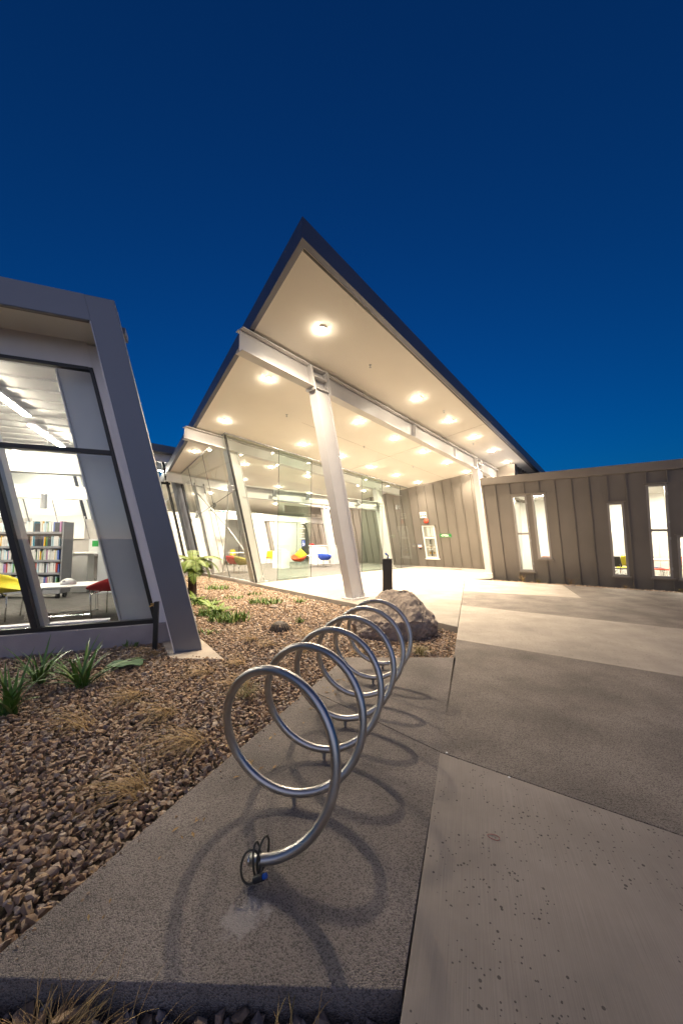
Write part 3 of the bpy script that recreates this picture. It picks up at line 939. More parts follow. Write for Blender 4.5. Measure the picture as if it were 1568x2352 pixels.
# clad walls: standing seam panels, raked
def clad_wall(base, u0, u1, seam0, pitch, ztop, zbot, wins, parent, panel='cladding', lim=None):
    k0 = math.floor((u0 - seam0) / pitch); us = [u0]
    k = k0
    while True:
        s = seam0 + k * pitch
        k += 1
        if s <= u0 + 0.05:
            continue
        if s >= u1 - 0.05:
            break
        us.append(s)
    us.append(u1)
    for i in range(len(us) - 1):
        a, b = us[i] + 0.010, us[i + 1] - 0.010
        cuts = sorted(set([a, b] + [x for w in wins for x in (w[0], w[1]) if a < x < b]))
        m = MB()
        for p, q in zip(cuts[:-1], cuts[1:]):
            c = (p + q) / 2
            zz = [(zbot, None)]
            segs = [(zbot, ztop)]
            for w in wins:
                if w[0] < c < w[1]:
                    ns = []
                    for s0, s1 in segs:
                        if w[2] > s0: ns.append((s0, min(s1, w[2])))
                        if w[3] < s1 if not callable(s1) else True: ns.append((max(s0, w[3]), s1))
                    segs = ns
            for s0, s1 in segs:
                zt0 = s1(p) if callable(s1) else s1; zt1 = s1(q) if callable(s1) else s1
                m.hexa([CW(base, p, s0, -0.02), CW(base, q, s0, -0.02), CW(base, q, s0, 0), CW(base, p, s0, 0),
                        CW(base, p, zt0, -0.02), CW(base, q, zt1, -0.02), CW(base, q, zt1, 0), CW(base, p, zt0, 0)])
        m.build('cladding_panel', panel, parent)
        if i > 0:
            s = us[i]
            segs = [(zbot, ztop(s) if callable(ztop) else ztop)]
            for w in wins:
                if w[0] - 0.06 < s < w[1] + 0.06:
                    ns = []
                    for s0, s1 in segs:
                        if w[2] - 0.06 > s0: ns.append((s0, min(s1, w[2] - 0.06)))
                        if w[3] + 0.05 < s1: ns.append((max(s0, w[3] + 0.05), s1))
                    segs = ns
            bsegs = [(zbot, ztop(s) if callable(ztop) else ztop)]
            for w in wins:
                if w[0] < s < w[1]:
                    ns = []
                    for s0, s1 in bsegs:
                        if w[2] > s0: ns.append((s0, min(s1, w[2])))
                        if w[3] < s1: ns.append((max(s0, w[3]), s1))
                    bsegs = ns
            for s0, s1 in bsegs:
                m = MB()
                m.hexa([CW(base, s - .014, s0, -.018), CW(base, s + .014, s0, -.018), CW(base, s + .014, s0, -.006), CW(base, s - .014, s0, -.006),
                        CW(base, s - .014, s1, -.018), CW(base, s + .014, s1, -.018), CW(base, s + .014, s1, -.006), CW(base, s - .014, s1, -.006)])
                m.build('seam_backing', panel, parent)
            for s0, s1 in segs:
                m = MB()
                m.hexa([CW(base, s - .0125, s0, 0), CW(base, s + .0125, s0, 0), CW(base, s + .0125, s0, 0.048), CW(base, s - .0125, s0, 0.048),
                        CW(base, s - .0125, s1, 0), CW(base, s + .0125, s1, 0), CW(base, s + .0125, s1, 0.048), CW(base, s - .0125, s1, 0.048)])
                m.build('seam', 'cladding', parent)

def back_top(u):
    z = 4.5
    for _ in range(5):
        p = CW(B0, u, z) - C1; z = soffit_z(p @ D1, p @ N1) - 0.004
    return z
bwall = MB(); bwall.hexa([CW(B0, -8, -.1, -.2), CW(B0, 4.2, -.1, -.2), CW(B0, 4.2, -.1, -.06), CW(B0, -8, -.1, -.06),
                          CW(B0, -8, 3.3, -.2), CW(B0, 4.2, 4.8, -.2), CW(B0, 4.2, 4.8, -.06), CW(B0, -8, 3.3, -.06)])
bwall = bwall.build('rear_clad_wall', 'cladding_trim', pav)
clad_wall(B0, -8.0, 4.1, 0.05, 0.50, back_top, 0.0, [], bwall)
m = MB(); m.hexa([CW(B0, 0.05, back_top(.05) - .05, 0), CW(B0, 4.1, back_top(4.1) - .05, 0), CW(B0, 4.1, back_top(4.1) - .05, .05), CW(B0, .05, back_top(.05) - .05, .05),
                  CW(B0, 0.05, back_top(.05), 0), CW(B0, 4.1, back_top(4.1), 0), CW(B0, 4.1, back_top(4.1), .05), CW(B0, .05, back_top(.05), .05)])
m.build('head_trim', 'cladding_trim', bwall)
# end box and louvre fins where the canopy dies into the clad wing
m = MB(); m.hexa([L(10.7, -0.6, 3.4), L(11.1, -0.6, 3.4), L(11.1, 0.85, 3.4), L(10.7, 0.85, 3.4), L(10.45, -0.6, sp(10.45, 0)[2]), L(10.85, -0.6, sp(10.85, 0)[2]), L(10.85, 0.85, sp(10.85, .85)[2]), L(10.45, 0.85, sp(10.45, .85)[2])])
m.build('end_box', 'cladding_trim', pav)
for k in range(9):
    a = 11.2 + k * 0.36
    m = MB(); m.box(L(a, 0.72, 4.2), 0.05, 0.22, 1.7, ax=D1, ay=N1); m.build('louvre_fin', 'cladding', pav)
m = MB(); m.box(L(12.7, 0.45, 4.2), 3.8, 0.06, 1.7, ax=D1, ay=N1); m.build('louvre_backing', 'cladding_trim', pav)
# sprinkler heads
for a, n in ((-0.6, 1.0), (-0.5, -2.3), (3.3, -2.35), (3.0, 1.1), (6.9, -2.4), (6.4, 0.6)):
    c = sp(a, n)
    m = MB(); m.lathe([(0.035, 0), (0.035, -.012), (0.01, -.015), (0.01, -.06), (0.03, -.062), (0.03, -.068)], c, 10); m.build('sprinkler_head', 'galv', pav)

# ------------------------------------------------------------------ downlights
ROWS = [(0.95, 'in the eave row over the path', [(-2.33, 1.09), (1.70, .96), (3.79, .9), (5.83, .87), (7.85, .83), (9.9, .72)]),
        (-1.13, 'in the middle row between beam and glass', [(-2.06, -1.11), (1.55, -1.12), (3.6, -1.13), (5.65, -1.14), (7.7, -1.14), (9.76, -1.15)]),
        (-3.66, 'in the row nearest the glass front', [(-1.67, -3.84), (1.42, -3.67), (3.4, -3.64), (5.44, -3.67), (7.42, -3.66), (9.4, -3.63)])]
ORD = ['leftmost', 'second', 'third', 'fourth', 'fifth', 'last']
def spot_data(w, col, size):
    d = bpy.data.lights.new('downlight_beam', 'SPOT'); d.energy = w; d.color = col; d.spot_size = R(size); d.spot_blend = 1.0; d.shadow_soft_size = 0.05
    return d
SPOT_OUT = spot_data(LAMP, (1.0, 0.835, 0.615), 130)
SPOT_IN = spot_data(LAMP * 0.95, (1.0, 0.86, 0.67), 168)
SPOT_TIP = spot_data(LAMP * 1.15, (1.0, 0.835, 0.615), 150)
def downlight(p, label, group, mat='lamp_warm', beam=None):
    t = thing('downlight', label, 'downlight', tuple(p), 0, group)
    m = MB(); m.lathe([(0.088, 0.02), (0.088, -0.006), (0.066, -0.008), (0.066, 0.006)], (0, 0, 0), 20, caps=False); m.build('trim_ring', 'white_steel', t, local=True)
    m = MB(); m.lathe([(0.001, -0.044), (0.028, -0.041), (0.048, -0.030), (0.061, -0.014), (0.065, -0.001)], (0, 0, 0), 20, caps=False); m.build('lens', mat, t, local=True)  # dome shaped to bulge below the soffit and add a glare-like glow pool
    ld = beam or (SPOT_IN if mat == 'lamp_inside' else SPOT_OUT)
    lo = bpy.data.objects.new('downlight_beam', ld); COL.objects.link(lo); lo.parent = t; lo.location = (0, 0, -0.05)
    return t
for n, wd, lst in ROWS:
    for k, (a, nn) in enumerate(lst):
        downlight(sp(a, nn), '%s recessed downlight %s, from the roof tip' % (ORD[k], wd), 'canopy downlights', beam=SPOT_TIP if k == 0 else None)
downlight(sp(-1.24, -6.73), 'recessed downlight at the narrow soffit strip outside the side glass', 'canopy downlights')
for n, wd in ((-6.4, 'first row behind the glass front'), (-8.6, 'second row behind the glass front'), (-11.6, 'deepest row of the foyer')):
    for k, a in enumerate((2.0, 4.1, 6.2, 8.3)):
        downlight(sp(a, n), '%s foyer downlight in the %s' % (['leftmost', 'second', 'third', 'rightmost'][k], wd), 'foyer downlights', 'lamp_inside')

for k, (a, n) in enumerate(((0.9, -6.8), (1.5, -12.2), (-0.2, -13.8))):  # fill lamps added to brighten the dim foyer behind the side glass
    downlight(sp(a, n), ['added fill downlight just inside the side glass', 'added fill downlight by the rear end of the side glass', 'added fill downlight deep in the foyer beside the rear hall'][k], 'foyer downlights', 'lamp_inside')

# ================================================================== LEFT WING (library room behind a raked grey portal)
wing = thing('library_wing', 'library wing with grey raked portal frame and tall window full of books', 'building', W(0, 0, -0.12))
RK = 0.26
WL = -10.0
fd = 0.30                            # depth of the portal's outer band
# leg and head of the portal frame
def wleg(al0, al1, o0, o1, za, zb, name, mat, par):
    m = MB()
    m.hexa([W(al0 - RK * za, o0, za), W(al1 - RK * za, o0, za), W(al1 - RK * za, o1, za), W(al0 - RK * za, o1, za),
            W(al0 - RK * zb, o0, zb), W(al1 - RK * zb, o0, zb), W(al1 - RK * zb, o1, zb), W(al0 - RK * zb, o1, zb)])
    return m.build(name, mat, par, bevel=0.006)
ZT, ZI = 4.985, 4.62
leg = wleg(-0.20, 0.165, 0.0, fd, -0.125, ZT, 'portal_leg', 'frame_grey', wing)
wleg(-0.215, -0.20, 0.002, 0.85, -0.10, ZI, 'reveal_trim', 'white_panel', leg)
m = MB()
m.hexa([W(WL, 0, ZI), W(-0.20 - RK * ZI, 0, ZI), W(-0.20 - RK * ZI, .05, ZI), W(WL, .05, ZI), W(WL, 0, ZT), W(-0.20 - RK * ZT, 0, ZT), W(-0.20 - RK * ZT, .05, ZT), W(WL, .05, ZT)])
head = m.build('portal_head', 'frame_grey', wing)
m = MB(); m.hexa([W(WL, .06, 4.70), W(0.05 - RK * 4.8, .06, 4.70), W(-3.65 - RK * 4.8, 14, 4.70), W(WL, 14, 4.70), W(WL, .06, 4.95), W(0.05 - RK * 4.95, .06, 4.95), W(-3.65 - RK * 4.95, 14, 4.95), W(WL, 14, 4.95)])
m.build('roof', 'fascia_metal', wing)
m = MB(); m.hexa([W(WL, .05, ZI + .03), W(-0.215 - RK * ZI, .05, ZI + .03), W(-0.215 - RK * ZI, .92, ZI + .03), W(WL, .92, ZI + .03), W(WL, .05, ZI + .06), W(-0.215 - RK * ZI, .05, ZI + .06), W(-0.215 - RK * ZI, .92, ZI + .06), W(WL, .92, ZI + .06)])
m.build('soffit', 'soffit', wing)
m = MB(); m.hexa([W(WL, .012, ZI - .012), W(-0.23 - RK * ZI, .012, ZI - .012), W(-0.23 - RK * ZI, .07, ZI - .012), W(WL, .07, ZI - .012), W(WL, .012, ZI - .002), W(-0.23 - RK * ZI, .012, ZI - .002), W(-0.23 - RK * ZI, .07, ZI - .002), W(WL, .07, ZI - .002)])
m.build('drip_edge', 'cladding_trim', head)
# right side wall of the wing, raked, and gutter stub
def wside(off): return 0.06 - 0.27 * (off - fd)
m = MB()
m.hexa([W(wside(fd) - .1 - RK * -.12, fd, -.12), W(wside(fd) - RK * -.12, fd, -.12), W(wside(14) - RK * -.12, 14, -.12), W(wside(14) - .1 - RK * -.12, 14, -.12),
        W(wside(fd) - .1 - RK * 4.94, fd, 4.94), W(wside(fd) - RK * 4.94, fd, 4.94), W(wside(14) - RK * 4.94, 14, 4.94), W(wside(14) - .1 - RK * 4.94, 14, 4.94)])
m.build('side_wall', 'frame_grey', wing)
m = MB(); m.box(W(-1.06, 0.5, 4.74), 0.05, 0.3, 0.09, ax=WD, ay=WI); m.build('gutter_stub', 'fascia_metal', wing)
GO = 0.80
# plinth, sill
m = MB(); m.hexa([W(WL, .70, -.15), W(0.1, .70, -.15), W(0.1, 1.1, -.15), W(WL, 1.1, -.15), W(WL, .70, .20), W(0.1, .70, .20), W(0.1, 1.1, .20), W(WL, 1.1, .20)])
m.build('plinth', 'plinth', wing, bevel=0.01)
# jamb and head panels (white), black frames
def wpan(al0, al1, za, zb, o0, o1, name, mat, par=wing):
    return wleg(al0, al1, o0, o1, za, zb, name, mat, par)
wpan(-0.42, -0.20, 0.20, 4.62, GO - .02, GO + .05, 'jamb_panel', 'white_panel')
m = MB(); m.hexa([W(WL, GO - .03, 4.25), W(-.42 - RK * 4.25, GO - .03, 4.25), W(-.42 - RK * 4.25, GO + .05, 4.25), W(WL, GO + .05, 4.25), W(WL, GO - .03, 4.66), W(-.42 - RK * 4.66, GO - .03, 4.66), W(-.42 - RK * 4.66, GO + .05, 4.66), W(WL, GO + .05, 4.66)])
m.build('head_panel', 'white_panel', wing)
win = MB(); win.hexa([W(WL, GO - .04, .20), W(-.42 - RK * .2, GO - .04, .20), W(-.42 - RK * .2, GO + .06, .20), W(WL, GO + .06, .20), W(WL, GO - .04, .265), W(-.42 - RK * .26, GO - .04, .265), W(-.42 - RK * .26, GO + .06, .265), W(WL, GO + .06, .265)])
win = win.build('window', 'black_frame', wing)
wpan(-0.475, -0.42, 0.265, 4.25, GO - .04, GO + .06, 'frame', 'black_frame', win)
MUL = [-2.0, -3.65, -5.3, -6.95, -8.6]
for a in MUL:
    wpan(a - .04, a + .04, 0.265, 2.86, GO - .05, GO + .07, 'mullion', 'black_frame', win)
for z0_, z1_, nm in ((2.88, 2.945, 'transom'), (4.20, 4.25, 'frame')):
    m = MB(); m.hexa([W(WL, GO - .045, z0_), W(-.475 - RK * z0_, GO - .045, z0_), W(-.475 - RK * z0_, GO + .065, z0_), W(WL, GO + .065, z0_), W(WL, GO - .045, z1_), W(-.475 - RK * z1_, GO - .045, z1_), W(-.475 - RK * z1_, GO + .065, z1_), W(WL, GO + .065, z1_)])
    m.build(nm, 'black_frame', win)
edges = [-0.475] + MUL + [WL + 1.2]
for i in range(len(edges) - 1):
    wpan(edges[i + 1] + .04, edges[i] - (.04 if i else 0), 0.265, 2.88, GO, GO + .012, 'pane', 'glass_wing', win)
m = MB(); m.hexa([W(WL, GO, 2.945), W(-.475 - RK * 2.945, GO, 2.945), W(-.475 - RK * 2.945, GO + .012, 2.945), W(WL, GO + .012, 2.945), W(WL, GO, 4.20), W(-.475 - RK * 4.20, GO, 4.20), W(-.475 - RK * 4.20, GO + .012, 4.20), W(WL, GO + .012, 4.20)])
m.build('pane', 'glass_wing', win)
# room shell
FZ = 0.15
m = MB(); m.poly([W(WL, 1.0, FZ), W(-.15, 1.0, FZ), W(-3.6, 13.6, FZ), W(WL, 13.6, FZ)]); m.build('carpet', 'carpet', wing)
m = MB(); m.prism([W(WL, 13.5, 0), W(-3.55, 13.5, 0), W(-4.75, 13.5, 4.7), W(WL, 13.5, 4.7)], WI * 0.1); m.build('rear_wall', 'white_wall', wing)
m = MB(); m.prism([W(WL, 0.9, 0), W(WL, 13.5, 0), W(WL, 13.5, 4.7), W(WL, 0.9, 4.7)], WD * -0.1); m.build('end_wall', 'white_wall', wing)
m = MB(); m.poly([W(WL, .95, 4.66), W(-1.4, .95, 4.66), W(-4.9, 13.5, 4.66), W(WL, 13.5, 4.66)]); m.build('ceiling', 'ceiling_tray', wing)
for k in range(18):                  # ribs of the profiled ceiling deck
    o = 1.4 + k * 0.68
    re_ = -1.55 - 0.27 * (o - fd); m = MB(); m.box(W((WL + re_) / 2, o, 4.635), re_ - WL - .1, 0.20, 0.045, ax=WD, ay=WI); m.build('ceiling_rib', 'ceiling_tray', wing)
for o, z, h in ((5.2, 3.42, 0.50), (9.0, 3.10, 0.42)):
    re_ = wside(o) - RK * z - .12; m = MB(); m.box(W((WL + re_) / 2, o, z), re_ - WL - .05, 0.28, h, ax=WD, ay=WI); m.build('bulkhead_beam', 'white_wall', wing)
# inner raked column beside the window
wleg(-1.00, -0.97, 1.05, 1.45, 0.17, 4.66, 'raked_column', 'white_steel', wing)
wleg(-0.33, -0.30, 1.05, 1.45, 0.17, 4.66, 'raked_column', 'white_steel', wing)
wleg(-0.97, -0.33, 1.10, 1.14, 0.17, 4.66, 'raked_column', 'white_steel', wing)
wleg(-2.0, -1.92, 0.90, 1.12, 0.20, 4.66, 'raked_column', 'white_steel', wing)
m = MB(); m.box(W(-3.4, 1.10, 0.205), 4.4, 0.16, 0.11, ax=WD, ay=WI); m.build('skirting_duct', 'white_panel', wing)
# rear window band of the room and grey raked partition
m = MB(); m.box(W(-5.0, 9.6, 1.2), 4.6, 0.1, 2.1, ax=WD, ay=WI); m.build('partition', 'grey_wall', wing)
for k in range(4):
    wleg(-5.4 + k * .8, -5.38 + k * .8, 9.50, 9.55, 1.15, 2.9, 'partition_joint', 'bench_dark', wing)
m = MB(); m.box(W(-4.3, 9.52, 1.95), 1.5, 0.03, 0.8, ax=WD, ay=WI); m.build('white_board', 'white_wall', wing)
m = MB(); m.box(W(-5.0, 9.3, 1.0), 4.4, 0.5, 0.06, ax=WD, ay=WI); m.build('bench_top', 'bench_dark', wing)
# strip lights: long bars running into the room
for k, (al, o0, o1) in enumerate(((-3.75, 1.6, 4.9), (-3.95, 5.7, 8.7), (-6.6, 1.6, 4.9), (-6.8, 5.7, 8.7), (-3.2, 6.4, 8.6), (-5.6, 9.4, 13.0))):
    t = thing('strip_light', ['long strip light nearest the tall wing window, running into the room', 'second strip light behind the first white bulkhead', 'strip light hidden left of the tall wing window', 'left rear strip light of the library room', 'strip light above the white kiosk in the library', 'deepest strip light of the library room'][k], 'strip light', tuple(W(al, (o0 + o1) / 2, 4.50)), 0, 'library strip lights')
    m = MB(); m.box((0, 0, 0.03), 0.16, o1 - o0, 0.06, ax=WD, ay=WI); m.build('housing', 'white_panel', t, local=True)
    m = MB(); m.box((0, 0, -0.012), 0.13, o1 - o0 - .04, 0.02, ax=WD, ay=WI); m.build('diffuser', 'strip_light', t, local=True)
# pendant lamp
t = thing('pendant_lamp', 'slim white cylinder pendant hanging behind the bookcase', 'lamp', (-7.85, 9.6, 2.35))
MB().lathe([(0.075, 0), (0.075, .38), (0.03, .42)], seg=14).build('shade', 'white_plastic', t, local=True, smooth=False)
MB().tube([(0, 0, .42), (0, 0, 2.3)], 0.006, 5).build('cord', 'white_plastic', t, local=True)

# ------------------------------------------------------------------ rear hall, glimpsed between wing and pavilion
hall = thing('rear_hall', 'rear hall with dark framed glazing glimpsed between wing and pavilion', 'building', L(-2, -10.2, 0))
HN = -10.15
m = MB(); m.hexa([L(-7, HN + .45, 5.25), L(0.6, HN + .45, 5.25), L(0.6, -16, 5.25), L(-7, -16, 5.25), L(-7, HN + .45, 5.55), L(0.6, HN + .45, 5.55), L(0.6, -16, 5.55), L(-7, -16, 5.55)])
m.build('roof', 'frame_grey', hall)
m = MB(); m.box(L(-3.2, HN, 5.08), 7.0, 0.12, 0.34, ax=D1, ay=N1); m.build('head_panel', 'white_panel', hall)
for ab in (-3.2, -1.65, -0.14, 0.19):
    m = MB()
    for za, zb in ((0.0, 4.9),):
        sa, sb = -RAKE * za, -RAKE * zb
        m.hexa([L(ab + sa, HN - .05, za), L(ab + .09 + sa, HN - .05, za), L(ab + .09 + sa, HN + .05, za), L(ab + sa, HN + .05, za),
                L(ab + sb, HN - .05, zb), L(ab + .09 + sb, HN - .05, zb), L(ab + .09 + sb, HN + .05, zb), L(ab + sb, HN + .05, zb)])
    m.build('mullion', 'black_frame', hall)
m = MB(); m.box(L(-3.85, HN, 3.98), 6.3, 0.1, 0.09, ax=D1, ay=N1); m.build('transom', 'black_frame', hall)
m = MB(); m.prism([L(-7, HN, .1), L(.45, HN, .1), L(-.82, HN, 4.9), L(-7, HN, 4.9)], N1 * -.012); m.build('pane', 'glass_clear', hall)
m = MB(); m.hexa([L(.44, HN - .05, 0), L(.82, HN - .05, 0), L(.82, HN + .3, 0), L(.44, HN + .3, 0), L(.44 - RAKE * 4.9, HN - .05, 4.9), L(.82 - RAKE * 4.9, HN - .05, 4.9), L(.82 - RAKE * 4.9, HN + .3, 4.9), L(.44 - RAKE * 4.9, HN + .3, 4.9)])
m.build('raked_pier', 'frame_grey', hall)
m = MB(); m.prism([L(-7, -15.8, 0), L(0.2, -15.8, 0), L(0.2, -15.8, 5.3), L(-7, -15.8, 5.3)], N1 * -.1); m.build('rear_wall', 'white_wall', hall)
m = MB(); m.poly([L(-7, HN - .05, .01), L(1.2, HN - .05, .01), L(1.2, -15.8, .01), L(-7, -15.8, .01)]); m.build('carpet', 'carpet', hall)
m = MB(); m.prism([L(-7, HN + .06, -.15), L(1.4, HN + .06, -.15), L(1.4, HN + .06, .12), L(-7, HN + .06, .12)], N1 * -.2); m.build('plinth', 'plinth', hall)
m = MB(); m.tube([L(-2.2, HN - .6, 0.4), L(-0.2, HN - .6, 3.9)], 0.04, 8); m.build('brace_rod', 'white_steel', hall)
m = MB(); m.tube([L(-0.1, HN - .5, 0.4), L(-2.4, HN - .5, 3.9)], 0.04, 8); m.build('brace_rod', 'white_steel', hall)
t = thing('strip_light', 'strip light inside the rear hall beyond the pavilion side glass', 'strip light', tuple(L(-2.2, -12.6, 4.95)))
m = MB(); m.box((0, 0, .03), 5.0, 0.16, .05, ax=D1, ay=N1); m.build('housing', 'white_panel', t, local=True)
m = MB(); m.box((0, 0, -.01), 4.9, 0.13, .02, ax=D1, ay=N1); m.build('diffuser', 'strip_light', t, local=True)

# ================================================================== RIGHT CLAD WING
cw = thing('clad_wing', 'low wing clad in brown standing seam metal with tall slot windows', 'building', CW(P0, 3, 0))
WINS = [(0.89, 1.39, 0.33, 3.15), (1.55, 2.00, 0.82, 3.16), (3.72, 4.16, 0.32, 2.72), (4.72, 5.22, 0.33, 3.21), (5.36, 5.80, 0.30, 1.66), (6.6, 7.1, 0.33, 3.2)]
UE = 9.0
clad_wall(P0, -0.10, UE, 0.365, 0.4865, 3.62, -0.12, WINS, cw)
# parapet cap and end trim
m = MB(); m.hexa([CW(P0, -.14, 3.60, -.3), CW(P0, UE, 3.60, -.3), CW(P0, UE, 3.60, .06), CW(P0, -.14, 3.60, .06), CW(P0, -.14, 3.87, -.3), CW(P0, UE, 3.87, -.3), CW(P0, UE, 3.87, .06), CW(P0, -.14, 3.87, .06)])
m.build('parapet', 'cladding_trim', cw, bevel=0.008)
m = MB(); m.hexa([CW(P0, -.13, -.12, -.25), CW(P0, -.07, -.12, -.25), CW(P0, -.07, -.12, .045), CW(P0, -.13, -.12, .045), CW(P0, -.13, 3.6, -.25), CW(P0, -.07, 3.6, -.25), CW(P0, -.07, 3.6, .045), CW(P0, -.13, 3.6, .045)])
m.build('corner_trim', 'cladding_trim', cw)
m = MB(); m.prism([CW(P0, -.1, 3.75, -.2), CW(P0, UE, 3.75, -.2), CW(P0, UE, 3.75, -6), CW(P0, -.1, 3.75, -6)], (0, 0, -.1)); m.build('roof', 'fascia_metal', cw)
def cbox(u0, u1, z0, z1, o0, o1, name, mat, par):
    m = MB()
    m.hexa([CW(P0, u0, z0, o0), CW(P0, u1, z0, o0), CW(P0, u1, z0, o1), CW(P0, u0, z0, o1), CW(P0, u0, z1, o0), CW(P0, u1, z1, o0), CW(P0, u1, z1, o1), CW(P0, u0, z1, o1)])
    return m.build(name, mat, par)
for k, (u0, u1, z0, z1) in enumerate(WINS):
    fr = MB(); t_ = 0.065
    for q in ((u0, u0 + t_, z0, z1), (u1 - t_, u1, z0, z1), (u0 + t_, u1 - t_, z0, z0 + t_), (u0 + t_, u1 - t_, z1 - t_, z1)):
        fr.hexa([CW(P0, q[0], q[2], -.16), CW(P0, q[1], q[2], -.16), CW(P0, q[1], q[2], .018), CW(P0, q[0], q[2], .018), CW(P0, q[0], q[3], -.16), CW(P0, q[1], q[3], -.16), CW(P0, q[1], q[3], .018), CW(P0, q[0], q[3], .018)])
    w_ = fr.build('window', 'window_alu', cw)
    if k in (0, 3, 5):
        zm = z0 + (z1 - z0) * (0.50 if k == 0 else 0.515)
        cbox(u0 + t_, u1 - t_, zm - .035, zm + .035, -.12, .012, 'transom', 'window_alu', w_)
        cbox(u0 + t_, u1 - t_, z0 + t_, zm - .035, -.08, -.07, 'pane', 'glass_clear', w_)
        cbox(u0 + t_, u1 - t_, zm + .035, z1 - t_, -.08, -.07, 'pane', 'glass_clear', w_)
        for zz in (z0 + .3, zm - .25, zm + .25, z1 - .3):
            cbox(u1 - .03, u1 + .006, zz - .04, zz + .04, .018, .034, 'hinge', 'galv', w_)
    else:
        cbox(u0 + t_, u1 - t_, z0 + t_, z1 - t_, -.08, -.07, 'pane', 'glass_clear', w_)
    cbox(u0 - .03, u1 + .05, z0 - .055, z0 - .004, -.03, .085, 'sill', 'cladding_trim', w_)
    if k == 0:
        cbox(u0 - .04, WINS[1][1] + .04, z1 + .004, z1 + .04, -.03, .07, 'hood', 'cladding_trim', w_)
    elif k != 1:
        cbox(u0 - .05, u1 + .05, z1 + .004, z1 + .04, -.03, .07, 'hood', 'cladding_trim', w_)
# rooms behind: floor, rear wall, ceiling, cross walls
m = MB(); m.poly([CW(P0, 0, 0, -.2), CW(P0, UE, 0, -.2), CW(P0, UE, 0, -5), CW(P0, 0, 0, -5)]); m.v = [(x, y, 0.05) for x, y, z in m.v]; m.build('carpet', 'carpet', cw)
def roomwall(pts, vec, name='partition', mat='white_wall'):
    m = MB(); m.prism(pts, vec); m.build(name, mat, cw)
roomwall([CW(P0, 0, 0, -4.8, 0), CW(P0, UE, 0, -4.8, 0), CW(P0, UE, 3.5, -4.8, 0), CW(P0, 0, 3.5, -4.8, 0)], EO * -.1, 'rear_wall')
for u in (2.6, UE):
    roomwall([CW(P0, u, 0, -.25, .26), CW(P0, u, 0, -4.8, 0), CW(P0, u, 3.45, -4.8, 0), CW(P0, u, 3.45, -.25, .26)], ED * .1)
roomwall([CW(P0, .0, 0, -.25, .26), CW(P0, .0, 0, -4.8, 0), CW(P0, .0, 3.45, -4.8, 0), CW(P0, .0, 3.45, -.25, .26)], ED * .06, 'end_wall')
m = MB(); m.poly([CW(P0, 0, 3.45, -.1), CW(P0, UE, 3.45, -.1), CW(P0, UE, 3.45, -5, 0), CW(P0, 0, 3.45, -5, 0)]); m.build('ceiling', 'white_wall', cw)
for k, (u, o) in enumerate(((1.3, 1.9), (4.2, 1.8), (6.2, 2.6))):
    c = CW(P0, u, 3.40, -o, 0)
    t = thing('ceiling_panel_light', ['square ceiling light in the room behind the paired slot windows', 'square ceiling light in the meeting room behind the lone slot window', 'square ceiling light behind the tallest slot window'][k], 'ceiling light', tuple(c))
    MB().box((0, 0, 0), 1.2, .62, .05, ax=ED, ay=EO).build('frame', 'white_plastic', t, local=True)
    MB().box((0, 0, -.03), 1.12, .54, .012, ax=ED, ay=EO).build('diffuser', 'panel_light', t, local=True)

# ================================================================== BIKE RACK
RA = R(19.0); AX = V(math.sin(RA), math.cos(RA), 0); AN_ = V(math.cos(RA), -math.sin(RA), 0)
RR, RB, RP = 0.3866, 0.0655, 0.4717
RO = V(-0.430, 1.810, 0)
def helix(t):
    w = 2 * math.pi * t
    return RO + AX * RP * t + V(0, 0, RB + RR) + RR * (math.sin(w) * AN_ - math.cos(w) * UP)
rack = thing('bike_rack', 'stainless steel spiral bike rack of six loops on the aggregate pad', 'bike rack', tuple(RO))
TR = 0.0245
ts = np.linspace(0.004, 6.03, 340)
m = MB(); m.tube([helix(t) for t in ts], TR, 18); m.build('coil', 'stainless', rack, smooth=True)
for t in (ts[0], ts[-1]):
    d = nrm(helix(t) - helix(t + (0.01 if t < 1 else -0.01)))
    m = MB(); c = helix(t)
    m.tube([c + d * k for k in (0.0, 0.008, 0.016, 0.021)], [TR, TR * 0.93, TR * 0.6, TR * 0.1], 14); m.build('end_cap', 'chrome', rack, smooth=True)
for k in range(0, 7):
    p = helix(k + (0.0 if k else 0.02)); 
    m = MB(); m.lathe([(0.019, -0.004), (0.010, RB - 0.012)][::1] if False else [(0.010, 0.0), (0.019, RB - 0.012)], (p[0], p[1], 0.0), 12); m.build('foot', 'galv', rack, smooth=False)

# cable lock hanging on the near end
e0 = helix(0.022)
lock = thing('cable_lock', 'coiled cable bike lock with blue key cover on the near rack end', 'bike lock', (e0[0], e0[1], 0.0))
def loop(c, r1, r2, yaw, lean, n=26, ph=0):
    out = []
    for i in range(n):
        a = 2 * math.pi * i / n + ph
        x, z = r1 * math.cos(a), r2 * math.sin(a)
        d = V(math.cos(yaw), math.sin(yaw), 0)
        out.append(V(*c) + d * x + V(-math.sin(yaw), math.cos(yaw), 0) * (z * lean) + UP * z)
    return out
for c, r1, r2, yaw, ln in (((e0[0] - .012, e0[1] - .01, 0.078), .030, .074, R(70), .10), ((e0[0] + .012, e0[1] + .01, 0.088), .040, .078, R(62), -.12), ((e0[0] - .035, e0[1] - .035, 0.070), .042, .064, R(20), .18)):
    m = MB(); m.tube(loop(c, r1, r2, yaw, ln), 0.0052, 8, closed=True); m.build('cable', 'cable', lock, smooth=True)
m = MB(); b0 = V(e0[0] - .012, e0[1] - .055, .030); b1 = V(e0[0] + .030, e0[1] - .066, .054)
m.tube([b0, b0 * .5 + b1 * .5, b1], 0.015, 12); body = m.build('lock_body', 'black_plastic', lock, smooth=False)
m = MB(); m.tube([b1, b1 + nrm(b1 - b0) * 0.016], 0.0105, 10); m.build('key_cover', 'blue_plastic', body)

